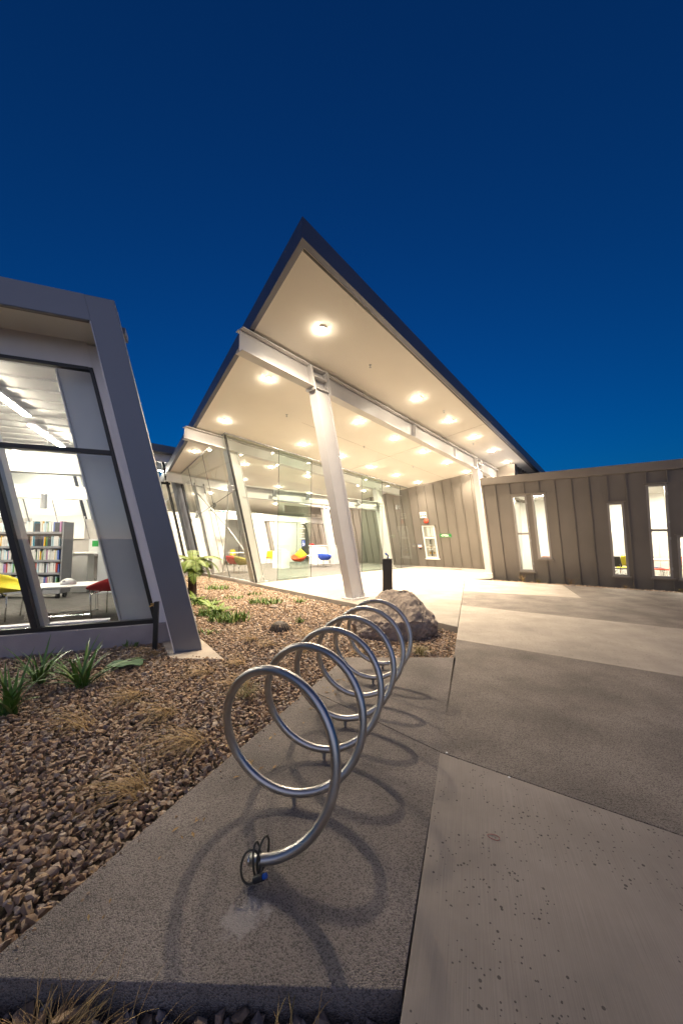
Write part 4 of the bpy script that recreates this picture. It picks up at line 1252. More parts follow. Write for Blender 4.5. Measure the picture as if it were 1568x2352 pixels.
# ================================================================== BOULDER
bm = bmesh.new()
for p in [(0.20, 6.75, -.14), (0.16, 6.62, .10), (0.34, 6.25, -.14), (0.46, 6.28, .16), (0.72, 6.08, -.14), (0.72, 6.10, .18), (1.30, 6.12, -.14), (1.35, 6.10, .20), (1.66, 6.35, .10), (1.72, 6.6, .02), (1.62, 6.4, -.14), (1.70, 7.0, -.14), (1.66, 6.95, .10), (0.5, 7.3, -.14), (1.2, 7.4, -.14), (0.40, 6.85, .30), (0.72, 6.80, .52), (0.98, 6.86, .62), (1.25, 6.82, .62), (1.40, 6.72, .50), (1.10, 7.1, .55), (1.5, 6.9, .36)]:
    bm.verts.new(p)
bmesh.ops.convex_hull(bm, input=bm.verts)
bmesh.ops.delete(bm, geom=[v for v in bm.verts if not v.link_faces], context='VERTS')
bmesh.ops.triangulate(bm, faces=bm.faces)
for it in range(5):
    bmesh.ops.subdivide_edges(bm, edges=bm.edges, cuts=1, use_grid_fill=True, smooth=0.12 if it < 2 else 0.0)
    if it < 4:
        bmesh.ops.triangulate(bm, faces=bm.faces)
bm.normal_update()
for v in bm.verts:
    p = v.co
    d = 0.085 * (noise.fractal(p * 2.3 + Vector((3, 1, 7)), 1.0, 2.0, 3)) + 0.022 * noise.fractal(p * 9 + Vector((1, 5, 2)), 1.0, 2.1, 4)
    rr = noise.turbulence(p * 5.0, 3, True) * 0.025
    d += 0.016 * noise.fractal(p * 24, 0.8, 2.2, 4) - 0.012 * abs(noise.noise(p * 14 + Vector((9, 2, 4))))
    v.co = p + v.normal * (d - rr)
me = bpy.data.meshes.new('boulder'); bm.to_mesh(me); bm.free()
cen = Vector((0.95, 6.7, -.12))
for v in me.vertices: v.co -= cen
me.materials.append(MATS['rock'])
for p in me.polygons: p.use_smooth = True
ob = bpy.data.objects.new('boulder', me); COL.objects.link(ob); ob.location = cen
tag(ob, 'large brown grey boulder in the gravel behind the bike rack', 'boulder')
def stone(name, c, s, label, k):
    vs, fs = hull_proto(k)
    m = MB(); m.add([V(*c) * 0 + v * np.array(s) for v in vs], [tuple(f) for f in fs]); o = m.build(name, 'rock'); o.location = c
    return tag(o, label, 'stone')
stone('stone', (-1.62, 8.92, -.09), (.13, .1, .07), 'dark lump of rock by the kerb of the entrance floor', 5)
stone('stone', (-1.30, 9.12, -.10), (.10, .07, .06), 'small dark stone against the entrance floor kerb', 8)

# ================================================================== STREET FURNITURE
f = thing('drinking_fountain', 'black square pedestal drinking fountain behind the boulder', 'drinking fountain', (1.13, 9.05, 0), R(-12))
m = MB(); m.box((0, 0, .525), .225, .225, 1.05); m.build('pedestal', 'pedestal', f, local=True, bevel=0.006)
m = MB(); m.box((0, 0, 1.056), .24, .24, .012); m.build('top_plate', 'dark_steel', f, local=True)
m = MB(); m.lathe([(0.035, 1.062), (0.03, 1.085), (0.02, 1.10), (0.016, 1.16)], (0.01, 0, 0), 12); tap = m.build('bubbler', 'chrome', f, local=True, smooth=True)
m = MB(); m.tube([(0.0, 0, 1.15), (-.03, 0, 1.175), (-.055, 0, 1.205)], [.02, .024, .012], 10); m.build('push_button', 'blue_plastic', tap, local=True, smooth=True)

dd = thing('drain_grate', 'domed iron drain grate with slots in the gravel', 'drain', (-1.12, 6.80, -.13))
for k in range(20):
    a = 2 * math.pi * k / 20; d = V(math.cos(a), math.sin(a), 0); pr = V(-d[1], d[0], 0)
    pts = [(0.185, 0.0), (0.178, .05), (0.155, .10), (0.115, .145), (0.075, .165)]
    m = MB()
    for (r0, z0), (r1, z1) in zip(pts[:-1], pts[1:]):
        w0, w1 = 0.016 * r0 / .185 + .004, 0.016 * r1 / .185 + .004
        q = [d * r0 - pr * w0 + UP * z0, d * r0 + pr * w0 + UP * z0, d * r1 + pr * w1 + UP * z1, d * r1 - pr * w1 + UP * z1]
        i = d * 0.016 + UP * 0.008
        m.hexa([q[0] - i, q[1] - i, q[2] - i, q[3] - i, q[0], q[1], q[2], q[3]])
    m.build('rib', 'iron', dd, local=True)
MB().lathe([(0.001, .178), (0.05, .174), (0.085, .160), (0.085, .148), (0.001, .155)], seg=20, caps=False).build('crown', 'iron', dd, local=True, smooth=True)
MB().lathe([(0.20, -.02), (0.20, .012), (0.17, .012), (0.17, -.02)], seg=24).build('base_ring', 'iron', dd, local=True)
MB().lathe([(0.001, -.02), (0.168, -.02)], seg=20, caps=False).build('sump', 'joint_dark', dd, local=True)

tp = thing('tap_post', 'short black garden tap post in front of the portal leg', 'tap post', (-2.80, 5.63, -.13), R(10))
m = MB(); m.box((0, 0, .36), .062, .062, .74); m.build('post', 'black_plastic', tp, local=True, bevel=0.004)
m = MB(); m.tube([(0, 0, .68), (-.05, -.03, .68), (-.085, -.05, .665)], 0.013, 8); tpp = m.build('tap', 'brass', tp, local=True)
m = MB(); m.box((-.05, -.03, .705), .05, .015, .015); m.build('tap_handle', 'brass', tpp, local=True)

m = MB()
nx, ny = 8, 6
vs = [(-.20 + .40 * i / nx + .02 * math.sin(j), -.15 + .30 * j / ny, .012 * math.sin(i * 1.3 + j) + .02) for j in range(ny + 1) for i in range(nx + 1)]
fs = [(j * (nx + 1) + i, j * (nx + 1) + i + 1, (j + 1) * (nx + 1) + i + 1, (j + 1) * (nx + 1) + i) for j in range(ny) for i in range(nx)]
m.add(vs, fs)
ot = m.build('shade_cloth_mat', 'shade_cloth', smooth=True); ot.location = (-2.78, 4.85, -.068); ot.rotation_euler = (R(-4), 0, R(12))
so = ot.modifiers.new('solid', 'SOLIDIFY'); so.thickness = 0.006
tag(ot, 'square of faded green mesh cloth on the gravel', 'mat')

m = MB(); m.tube([(0.030 * math.cos(a) , 0.017 * math.sin(a) * (1 + .2 * math.cos(a)), 0.003) for a in np.linspace(0, 2 * math.pi, 24, endpoint=False)], 0.0013, 6, closed=True)
ob = m.build('rubber_band', 'band_red', smooth=True); ob.location = (0.79, 2.02, 0.0); ob.rotation_euler = (0, 0, R(-25)); tag(ob, 'small dull red rubber band lying on the brushed path', 'rubber band')
for (x, y) in ((0.763, 2.775), (1.09, 2.50)):
    m = MB(); m.lathe([(0.008, 0), (0.008, .002), (0.004, .0035)], seg=12); ob = m.build('survey_stud', 'white_plastic'); ob.location = (x, y, 0.001)
    tag(ob, 'tiny pale stud at the corner of the path panels' if x < 1 else 'tiny pale stud along the diagonal path joint', 'stud')

lm = MB(); lr = random.Random(21)
for k in range(150):
    if k < 110:
        t = lr.random(); q = V(-1.2, 1.6, 0) * (1 - t) + V(0.0, 4.9, 0) * t; x, y = q[0] - abs(lr.gauss(0, .9)), q[1] + lr.gauss(0, .3); z = -.07
    else:
        t = lr.random(); q = V(-1.1, 1.6, 0) * (1 - t) + V(0.1, 4.8, 0) * t; x, y = q[0] + abs(lr.gauss(0, .10)) + .03, q[1]; z = .004
    a = lr.uniform(0, 6.28); l = lr.uniform(.012, .03); w = l * .35; d = V(math.cos(a), math.sin(a), 0); p_ = V(-d[1], d[0], 0); c = V(x, y, z)
    lm.add([c - d * l, c - p_ * w + UP * .004, c + d * l + UP * .003, c + p_ * w + UP * .005], [(0, 1, 2, 3)])
lo_ = lm.build('leaf_litter', 'dry_blade'); lo_['kind'] = 'stuff'; lo_['label'] = 'scattered dry leaf litter on gravel and pad edge'; lo_['category'] = 'litter'

# ================================================================== PLANTS
def ribbon(m, base, d, length, width, rise, droop, seg=6, twist=0.0, fold=0.0):
    """a tapering blade that leaves the base along d, rises and arches over"""
    d = nrm(V(d[0], d[1], 0)); s = V(-d[1], d[0], 0)
    vs = []; fs = []
    p = V(*base); el = rise
    for i in range(seg + 1):
        t = i / seg
        w = width * (1 - t ** 2.2) * (0.55 + 0.45 * min(1, t * 4)) / 2 + 0.0004
        sd = s * math.cos(twist * t) + UP * math.sin(twist * t)
        vs += [p - sd * w, p + sd * w]
        st = length / seg
        p = p + (d * math.cos(el) + UP * math.sin(el)) * st
        el -= droop / seg
    for i in range(seg):
        fs.append((2 * i, 2 * i + 1, 2 * i + 3, 2 * i + 2))
    m.add(vs, fs)
def tuft(loc, label, n=170, ln=(0.22, 0.42), main=R(215), spread=0.75, rise=(0.35, 1.1), w=0.004, mat='dry_blade', seed=0, tips=0):
    r = random.Random(seed); m = MB()
    for i in range(n):
        a = main + r.gauss(0, spread); l = r.uniform(*ln)
        b = (r.gauss(0, .055) * math.sin(main) + r.gauss(0, .02), -r.gauss(0, .055) * math.cos(main) + r.gauss(0, .02), 0)
        rs = r.uniform(*rise)
        ribbon(m, b, (math.cos(a), math.sin(a)), l, w * r.uniform(.7, 1.4), rs, rs + r.uniform(.1, .55), 5, r.uniform(-.6, .6))
    o = m.build('grass_tuft', mat); o.location = loc
    return tag(o, label, 'grass', 'brown sedge tufts in the gravel')
GZ0 = -0.10
TUFTS = [((-2.20, 3.30), 'brown grass tuft lowest at left, combed flat towards the path', .45),
         ((-1.62, 3.62), 'brown grass tuft midway between flax plant and rack', .42),
         ((-1.15, 3.10), 'large straw tuft with green tips close beside the rack pad', .50),
         ((-1.30, 2.52), 'thin straggly tuft nearest the camera on the left bed', .36),
         ((-2.10, 3.98), 'straw tuft just in front of the right flax plant', .40),
         ((-1.62, 4.62), 'upright straw tuft right of the green mesh square', .38),
         ((-1.28, 4.95), 'bushy brown tuft beside the foot of the portal leg', .36),
         ((-1.05, 4.25), 'brown tuft seen through the nearest rack loop', .40),
         ((-1.45, 6.15), 'golden tuft on the gravel before the green ground cover', .34),
         ((-1.05, 5.85), 'low golden tuft between drain grate and rack', .32),
         ((-0.42, 6.35), 'golden tuft right of the drain grate', .40),
         ((-0.55, 5.55), 'tawny tuft behind the third rack loop', .34),
         ((0.35, 5.45), 'dry tuft on the gravel in front of the boulder', .30),
         ((-2.62, 5.35), 'wispy tuft at the base of the tap post', .40)]
for k, ((x, y), lb, ln) in enumerate(TUFTS):
    tuft((x, y, GZ0), lb, 64 + (k * 37) % 40, (ln * .3, ln * 1.25), main=R(212) + ((k * 5) % 7 - 3) * .17, seed=k, spread=0.4 + .09 * (k % 4), rise=(.15, .95), w=0.0036)
tuft((1.12, 5.35, GZ0), 'green gold tuft at the right end of the gravel beside the boulder', 120, (.14, .28), main=R(200), spread=2.2, rise=(.7, 1.4), mat='sedge_blade', seed=40)
tuft((-0.98, 3.95, GZ0), 'greenish sedge tuft behind the left rim of the nearest loop', 90, (.14, .28), main=R(220), spread=1.6, rise=(.6, 1.3), mat='sedge_blade', seed=41)
tuft((-.90, 1.27, -.11), 'pale dry tuft below the front edge of the rack pad', 150, (.12, .27), main=R(120), spread=1.5, rise=(.6, 1.35), w=0.0025, seed=42)
tuft((-0.66, 1.27, -.11), 'few thin stalks below the front edge of the rack pad', 14, (.15, .26), main=R(80), spread=1.2, rise=(.9, 1.4), w=0.0025, seed=43)
tuft((-0.18, 1.27, -.11), 'reddish brown dead stalks below the pad edge near the path joint', 9, (.12, .2), main=R(90), spread=.8, rise=(1.1, 1.5), w=0.004, seed=44)
for k, (x, y) in enumerate(((6.75, 13.72), (7.15, 13.42), (7.95, 12.78), (9.1, 11.85), (10.1, 11.0))):
    tuft((x, y, -.03), ['dry seedhead grass at the clad wall below the paired windows', 'low green tuft at the foot of the clad wall', 'thin dry grass at the clad wall between the windows', 'small brown tuft at the clad wall left of the lone window', 'low tuft at the clad wall below the lone slot window'][k], 34 if k in (0, 2) else 46, (.2, .55) if k in (0, 2) else (.1, .26), main=R(225), spread=1.8, rise=(.9, 1.5), w=0.006, mat='sedge_blade' if k in (1, 4) else 'dry_blade', seed=60 + k)

def flax(loc, label, n, ln, seed):
    r = random.Random(seed); m = MB()
    for i in range(n):
        a = 2 * math.pi * i / n + r.gauss(0, .3); l = ln * r.uniform(.55, 1.1)
        rs = r.uniform(.65, 1.45)
        ribbon(m, (r.gauss(0, .025), r.gauss(0, .025), 0), (math.cos(a), math.sin(a)), l, 0.036 * r.uniform(.7, 1.1), rs, r.uniform(.2, 1.3), 8, r.uniform(-.5, .5))
    o = m.build('flax_plant', 'strap_leaf', smooth=True); o.location = loc
    return tag(o, label, 'plant', 'strap leaved flax plants')
flax((-2.88, 4.20, GZ0), 'largest green strap leaved plant below the wing window', 38, .66, 1)
flax((-3.45, 4.30, GZ0), 'middle strap leaved plant left of the largest one', 32, .56, 2)
flax((-3.10, 3.55, GZ0), 'strap leaved plant cut by the left edge of the picture', 34, .60, 3)

def cover(loc, label, n, rad, ln, seed, mat='cover_leaf'):
    r = random.Random(seed); m = MB()
    for i in range(n):
        a = r.uniform(0, 6.283); q = rad * math.sqrt(r.uniform(0, 1))
        b = (q * math.cos(a), q * math.sin(a) * .7, 0); a2 = r.uniform(0, 6.283)
        rs = r.uniform(.7, 1.5)
        ribbon(m, b, (math.cos(a2), math.sin(a2)), ln * r.uniform(.5, 1.2), 0.026 * r.uniform(.6, 1.2), rs, r.uniform(.2, 1.1), 4, r.uniform(-.8, .8))
    o = m.build('ground_cover', mat); o.location = loc
    return tag(o, label, 'plant', 'green ground cover clumps in the gravel')
cover((-2.28, 7.55, GZ0), 'largest bright green ground cover clump right of the portal leg', 230, .42, .22, 1)
cover((-2.85, 8.05, GZ0), 'green clump touching the back of the largest ground cover', 120, .28, .22, 2)
cover((-1.95, 9.55, GZ0), 'wide green clump along the entrance floor kerb', 170, .42, .17, 3)
cover((-1.10, 9.62, GZ0), 'small green sprig at the kerb near the front column', 36, .14, .15, 4)
cover((-3.40, 9.30, GZ0), 'loose green clump at the foot of the tree fern', 110, .34, .20, 5)
cover((-4.05, 12.1, GZ0), 'green clump below the corner of the side glass', 120, .40, .20, 6)
cover((-2.55, 10.9, GZ0), 'small dark sprig in the gravel below the glass corner', 44, .22, .14, 7)
cover((-3.0, 10.3, GZ0), 'scattered low sprigs halfway to the glass corner', 50, .30, .13, 8)
cover((-0.82, 7.35, GZ0), 'single green sprig behind the drain grate', 26, .08, .14, 9)
cover((-2.35, 6.55, GZ0), 'few small weeds right of the portal leg foot', 30, .22, .10, 10)
cover((-3.25, 5.75, GZ0), 'tiny weed against the wing plinth', 20, .10, .10, 11)

def frond(m, base, a, length, rise, droop, leaf=0.16, seg=13, r=random):
    d = V(math.cos(a), math.sin(a), 0); s = V(-d[1], d[0], 0)
    p = V(*base); el = rise; pts = []
    for i in range(seg + 1):
        pts.append((p.copy(), el)); p = p + (d * math.cos(el) + UP * math.sin(el)) * (length / seg); el -= droop / seg
    for i in range(1, seg + 1):
        q, el = pts[i]; t = i / seg
        ll = leaf * math.sin(math.pi * (0.12 + 0.86 * t)) * 1.05
        fw = d * math.cos(el) + UP * math.sin(el)
        for sd in (-1, 1):
            for k in range(3):
                o = q + fw * (k * length / seg * .33)
                dirv = nrm(s * sd + fw * .45 - UP * r.uniform(.05, .35))
                w = fw * 0.0085
                tip = o + dirv * ll * r.uniform(.85, 1.1)
                mdp = o + dirv * ll * .5 - UP * .004
                m.add([o - w, o + w, mdp + w * .9, tip, mdp - w * .9], [(0, 1, 2, 4), (4, 2, 3)])
    return [q for q, e in pts]
ft = thing('tree_fern', 'young tree fern with dark fibrous trunk beside the portal leg', 'tree fern', (-4.10, 10.15, -.13))
pf = []; r_ = random.Random(4)
m = MB()
rad = [0.15, 0.125, 0.115, 0.12, 0.11, 0.12, 0.13, 0.11, 0.07]
m.tube([(0.015 * math.sin(k), .01 * k, k * .135) for k in range(9)], [q * r_.uniform(.92, 1.08) for q in rad], 14)
trunk = m.build('trunk', 'fern_trunk', ft, local=True, smooth=True)
for k in range(70):                  # old frond stubs
    a = r_.uniform(0, 6.283); z = r_.uniform(.05, 1.02); q = 0.112
    m2 = (math.cos(a), math.sin(a))
    pf.append((m2, z))
m = MB()
for (cx, sy), z in pf:
    b = V(cx * .10, sy * .10, z)
    m.tube([b, b + V(cx * .05, sy * .05, .05)], [.013, .005], 5)
fs_ = m.build('frond_stubs', 'fern_trunk', trunk, local=True); fs_['kind'] = 'stuff'
for k in range(24):
    a = 2 * math.pi * k / 24 + r_.gauss(0, .16); m = MB()
    low = k % 5 == 0
    pts = frond(m, (0.05 * math.cos(a), .07 + .05 * math.sin(a), 1.06), a, r_.uniform(.5, .85), r_.uniform(.25, .95) if not low else -.1, r_.uniform(1.1, 2.0), .23, seg=16, r=r_)
    fo = m.build('frond', 'fern_leaf', ft, local=True)
    m = MB(); m.tube(pts, [.010] + [.006] * (len(pts) - 2) + [.002], 5); m.build('stalk', 'fern_trunk', fo, local=True)
for k, (x, y, lb) in enumerate(((-3.05, 8.7, 'small light green ground fern beside the tree fern'), (-2.72, 8.25, 'small fern with upright fronds behind the largest ground cover'), (-3.75, 9.6, 'small fern right against the tree fern trunk'))):
    t = thing('ground_fern', lb, 'fern', (x, y, -.11), 0, 'small ground ferns')
    for j in range(8):
        m = MB(); frond(m, (0, 0, 0), 2 * math.pi * j / 8 + r_.gauss(0, .2), r_.uniform(.3, .45), r_.uniform(.7, 1.2), r_.uniform(.6, 1.2), .085, 9, r=r_)
        m.build('frond', 'fern_leaf', t, local=True)

# ================================================================== FITTINGS ON THE REAR CLAD WALL
def bbox(u0, u1, z0, z1, o0, o1, name, mat, par):
    m = MB()
    m.hexa([CW(B0, u0, z0, o0), CW(B0, u1, z0, o0), CW(B0, u1, z0, o1), CW(B0, u0, z0, o1), CW(B0, u0, z1, o0), CW(B0, u1, z1, o0), CW(B0, u1, z1, o1), CW(B0, u0, z1, o1)])
    return m.build(name, mat, par)
RKV = nrm(UP - D1 * 0.26)
cab = thing('fire_inlet_cabinet', 'white framed fire inlet cabinet with two glass panes on the clad wall', 'cabinet', tuple(CW(B0, .97, .4, .04)))
fr = MB()
cu0, cu1, cz0, cz1 = .60, 1.33, .47, 2.28
for q in ((cu0, cu0 + .075, cz0, cz1), (cu1 - .075, cu1, cz0, cz1), (cu0 + .075, cu1 - .075, cz0, cz0 + .09), (cu0 + .075, cu1 - .075, cz1 - .07, cz1), (cu0 + .075, cu1 - .075, 1.56, 1.66)):
    fr.hexa([CW(B0, q[0], q[2], .002), CW(B0, q[1], q[2], .002), CW(B0, q[1], q[2], .075), CW(B0, q[0], q[2], .075), CW(B0, q[0], q[3], .002), CW(B0, q[1], q[3], .002), CW(B0, q[1], q[3], .075), CW(B0, q[0], q[3], .075)])
fr = fr.build('frame', 'white_plastic', cab)
bbox(cu0 + .07, cu1 - .07, cz0 + .08, cz1 - .06, .003, .02, 'back_panel', 'grey_wall', cab)
bbox(cu0 + .075, cu1 - .075, cz0 + .09, 1.56, .052, .058, 'glass_pane', 'glass_clear', cab)
bbox(cu0 + .075, cu1 - .075, 1.66, cz1 - .07, .052, .058, 'glass_pane', 'glass_clear', cab)
bbox(cu0 + .26, cu1 - .09, 1.70, cz1 - .09, .022, .046, 'control_box', 'white_plastic', cab)
for zz, uu in ((.78, .88), (.78, 1.10), (1.12, .98)):
    m = MB(); c = CW(B0, uu, zz, .022); m.tube([c, c + EO * .03], .07, 12); m.build('inlet_valve', 'brass', cab)
m = MB(); m.tube([CW(B0, .97, .6, .035), CW(B0, .97, 1.5, .035)], .03, 8); m.build('riser_pipe', 'dark_steel', cab)
bbox(cu0 - .06, cu1 + .06, cz1, cz1 + .035, .002, .10, 'hood', 'cladding_trim', cab)
bbox(cu0 - .04, cu1 + .06, cz0 - .06, cz0, .002, .11, 'sill', 'white_plastic', cab)
for k, s in enumerate(('FIRE', 'SPRINKLER', 'INLET')):
    text_mesh('lettering', s, .105, 'sign_white', cab, CW(B0, .965, 1.21 - k * .12, .061), ED, RKV)
bell = thing('fire_bell', 'round red alarm bell above the fire inlet cabinet', 'alarm bell', tuple(CW(B0, .91, 2.52, .04)))
c = CW(B0, .91, 2.52, .04); m = MB()
m.tube([c, c + EO * .03, c + EO * .06, c + EO * .085, c + EO * .095], [.135, .135, .12, .07, .015], 24); m.build('gong', 'red_plastic', bell, smooth=True)
m = MB(); m.tube([c + EO * .092, c + EO * .105], .02, 10); m.build('hub', 'chrome', bell)
sg = thing('wall_sign', 'small white notice with black pictograms above the red bell', 'sign', tuple(CW(B0, .77, 2.85, .045)))
bbox(.58, .97, 2.69, 3.02, .04, .046, 'board', 'sign_white', sg)
for u0, u1, z0, z1 in ((.61, .70, 2.78, 2.85), (.85, .94, 2.78, 2.85), (.745, .805, 2.80, 2.87), (.60, .95, 2.765, 2.772)):
    bbox(u0, u1, z0, z1, .046, .0475, 'pictogram', 'sign_black', sg)
for k in range(6):
    bbox(.61 + k * .058, .645 + k * .058, 2.90 + .02 * (k % 2), 2.945 + .02 * (k % 2), .046, .0475, 'pictogram', 'sign_black', sg)
gs = thing('wall_sign', 'green strip sign with white oval emblem on the clad wall', 'sign', tuple(CW(B0, 1.86, 1.72, .045)))
gb = bbox(1.54, 2.20, 1.635, 1.815, .04, .047, 'board', 'sign_green', gs)
cpt = CW(B0, 1.85, 1.725, .0485)
def oval(r1, r2, w, a0, a1, n=30):
    m = MB(); vs = []; fs = []
    for i in range(n + 1):
        a = a0 + (a1 - a0) * i / n; k = w * (0.35 + .65 * math.sin(math.pi * i / n))
        for rr in (0, k):
            vs.append(cpt + ED * (r1 - rr) * math.cos(a) + RKV * (r2 - rr) * math.sin(a))
    for i in range(n): fs.append((2 * i, 2 * i + 1, 2 * i + 3, 2 * i + 2))
    m.add(vs, fs); return m
oval(.21, .072, .045, R(20), R(250)).build('emblem', 'sign_white', gs)
oval(.21, .066, .035, R(-100), R(40)).build('emblem', 'sign_white', gs)
bbox(1.76, 2.02, 1.708, 1.742, .0475, .049, 'emblem', 'sign_white', gs)
bbox(2.0, 2.16, 1.655, 1.665, .0475, .049, 'emblem', 'sign_white', gs)
cp = thing('call_point', 'small white call point with dark reader below it, by the glass', 'intercom', tuple(CW(B0, .32, 1.1, .045)))
bbox(.20, .43, 1.08, 1.25, .04, .05, 'plate', 'sign_white', cp)
bbox(.20, .43, 1.215, 1.25, .05, .052, 'header', 'sign_blue', cp)
bbox(.27, .37, .95, 1.05, .04, .08, 'reader', 'sign_black', cp)
bbox(.27, .37, 1.05, 1.08, .04, .07, 'alarm_cover', 'red_plastic', cp)
m = MB()
for k in range(11):
    m.box(V(5.85, 18.75, .004) + ED * (k * .055 - .3), .03, .26, .006, ax=ED, ay=EO)
ob = m.build('floor_grate', 'iron'); tag(ob, 'small dark floor grate on the entrance slab near the clad wall', 'grate')
# access symbol on the glass door
ac = thing('access_sign', 'blue wheelchair access sticker on the glass by the doorway', 'sign', tuple(L(2.25, NG + .004, 1.30)))
pc = lambda da, dz, o: L(2.25 + da, NG + o, 1.38 + dz)
m = MB(); m.prism([pc(-.09, -.12, .003), pc(.09, -.12, .003), pc(.09, .12, .003), pc(-.09, .12, .003)], N1 * .002); m.build('sticker', 'sign_blue', ac)
m = MB(); vs = []; fs = []
for i in range(21):
    a = R(-230) + R(300) * i / 20
    for rr in (.055, .038): vs.append(pc(-.012 + rr * math.cos(a), -.045 + rr * math.sin(a), .006))
for i in range(20): fs.append((2 * i, 2 * i + 1, 2 * i + 3, 2 * i + 2))
m.add(vs, fs); m.poly([pc(-.022, -.02, .006), pc(-.004, -.02, .006), pc(-.004, .06, .006), pc(-.022, .06, .006)])
m.poly([pc(-.01, -.005, .0062), pc(.04, -.005, .0062), pc(.04, -.02, .0062), pc(-.01, -.02, .0062)]); m.poly([pc(.03, -.01, .0064), pc(.045, -.01, .0064), pc(.065, -.075, .0064), pc(.05, -.08, .0064)])
m.poly([pc(-.013 + .014 * math.cos(a), .078 + .014 * math.sin(a), .006) for a in np.linspace(0, 6.283, 12, endpoint=False)])
m.build('symbol', 'sign_white', ac)
for k in range(9):                   # white notice lines stuck to the parked door leaf
    w = (.42, .3, .36, .25, .4, .2, .34, .28, .38)[k]
    m = MB(); z = 2.35 - k * .1
    m.prism([L(2.05 - w / 2 + .2, NG + .002, z), L(2.05 + w / 2 + .1, NG + .002, z), L(2.05 + w / 2 + .1, NG + .002, z + .03), L(2.05 - w / 2 + .2, NG + .002, z + .03)], N1 * .001); m.build('notice_line', 'sign_white', ac)

# ================================================================== FURNITURE
def tub_chair(name, fabric, label, loc, rz, sc=1.0, back=0.40, front=0.16, group=None):
    """upholstered tub: bowl with raised back on four thin legs"""
    t = thing(name, label, 'chair', loc, rz, group); m = MB(); vs = []; fs = []; n = 28; k = 7
    rim = lambda a: front + (back - front) * (0.5 - 0.5 * math.cos(a)) ** 0.8
    def P(a, v, sh):
        r = (0.13 + 0.23 * math.sin(v * math.pi / 2)) * sh
        h = 0.36 + (rim(a) * v ** 1.6) + (1 - sh) * .32 * (1 - v)
        return V(r * math.cos(a) * 1.02, r * math.sin(a) * 1.12, h) * sc
    for sh in (1.0, .86):
        for j in range(k + 1):
            for i in range(n): vs.append(P(2 * math.pi * i / n, j / k, sh))
    for s in range(2):
        o = s * (k + 1) * n
        for j in range(k):
            for i in range(n):
                l = (i + 1) % n; fs.append((o + j * n + i, o + j * n + l, o + (j + 1) * n + l, o + (j + 1) * n + i))
        fs.append(tuple(o + i for i in range(n)))
    for i in range(n):
        l = (i + 1) % n; fs.append((k * n + i, k * n + l, (2 * k + 1) * n + l, (2 * k + 1) * n + i))
    m.add(vs, fs); m.build('shell', fabric, t, local=True, smooth=True)
    for sx in (-1, 1):
        for sy in (-1, 1):
            m = MB(); m.tube([V(sx * .1, sy * .12, .38) * sc, V(sx * .24, sy * .24, .33) * sc, V(sx * .29, sy * .27, 0)], .011, 7); m.build('leg', 'chrome', t, local=True, smooth=True)
    return t
def side_chair(name, mat, label, loc, rz, group=None, leg='chrome'):
    t = thing(name, label, 'chair', loc, rz, group)
    m = MB(); m.box((0, 0, .45), .42, .42, .03); m.build('seat', mat, t, local=True, bevel=.012)
    m = MB(); vs = []; fs = []
    for j in range(6):
        for i in range(7):
            x = -.2 + .4 * i / 6; z = .52 + .36 * j / 5
            vs.append((x * (1 - .04 * j), .20 + .05 * j / 5 - .6 * x * x, z))
    for j in range(5):
        for i in range(6): fs.append((j * 7 + i, j * 7 + i + 1, (j + 1) * 7 + i + 1, (j + 1) * 7 + i))
    m.add(vs, fs); o = m.build('backrest', mat, t, local=True, smooth=True); so = o.modifiers.new('solid', 'SOLIDIFY'); so.thickness = .02
    for sx in (-1, 1):
        m = MB(); m.tube([(sx * .19, -.2, 0), (sx * .18, -.17, .43), (sx * .18, .15, .43), (sx * .19, .22, 0)], .011, 6); m.build('leg_frame', leg, t, local=True)
        m = MB(); m.tube([(sx * .16, .16, .43), (sx * .15, .22, .62)], .010, 6); m.build('back_support', leg, t, local=True)
    return t
# foyer
t = tub_chair('tub_chair', 'scarlet_fabric', 'scarlet tub chair holding a yellow cushion inside the glass doors', (-2.25, 19.35, .004), R(250))
cu = MB(); vs = []; fs = []
for j in range(9):
    for i in range(9):
        x, z = -.24 + .06 * i, -.24 + .06 * j; th = .085 * (1 - (x / .24) ** 4) * (1 - (z / .24) ** 4) + .004
        vs.append((x, -th, z))
b_ = len(vs)
for j in range(9):
    for i in range(9):
        x, z = -.24 + .06 * i, -.24 + .06 * j; th = .085 * (1 - (x / .24) ** 4) * (1 - (z / .24) ** 4) + .004
        vs.append((x, th, z))
for o_ in (0, b_):
    for j in range(8):
        for i in range(8): fs.append((o_ + j * 9 + i, o_ + j * 9 + i + 1, o_ + (j + 1) * 9 + i + 1, o_ + (j + 1) * 9 + i))
cu.add(vs, fs); cu = cu.build('cushion', 'yellow_fabric', smooth=True); cu.location = (-2.12, 19.2, .74); cu.rotation_euler = (R(-24), R(45), R(12)); tag(cu, 'yellow square cushion tilted in the scarlet tub chair', 'cushion')
tub_chair('tub_chair', 'blue_fabric', 'bright blue tub chair in the open doorway', (-.95, 20.45, .004), R(60))
ct = thing('display_counter', 'white display counter with green glass front and box on top inside the doors', 'counter', (-3.2, 19.55, .004), R(-42.5) + R(90))
m = MB(); m.box((0, 0, .45), .55, .75, .90); m.build('cabinet', 'white_plastic', ct, local=True)
m = MB(); m.box((0.285, 0, .46), .01, .72, .84); m.build('front_panel', 'green_glass_panel', ct, local=True)
m = MB(); m.box((0, 0, 1.06), .5, .7, .30); m.build('glass_case', 'glass_clear', ct, local=True)
m = MB(); m.box((0, .02, .96), .36, .55, .10); m.build('papers', 'white_plastic', ct, local=True)
ds = thing('reception_desk', 'long white reception desk behind the tub chairs', 'desk', (-.5, 23.6, .004), R(47.5) - R(5))
m = MB(); m.box((0, 0, .55), 3.4, .7, 1.10); m.build('front', 'white_plastic', ds, local=True, bevel=.01)
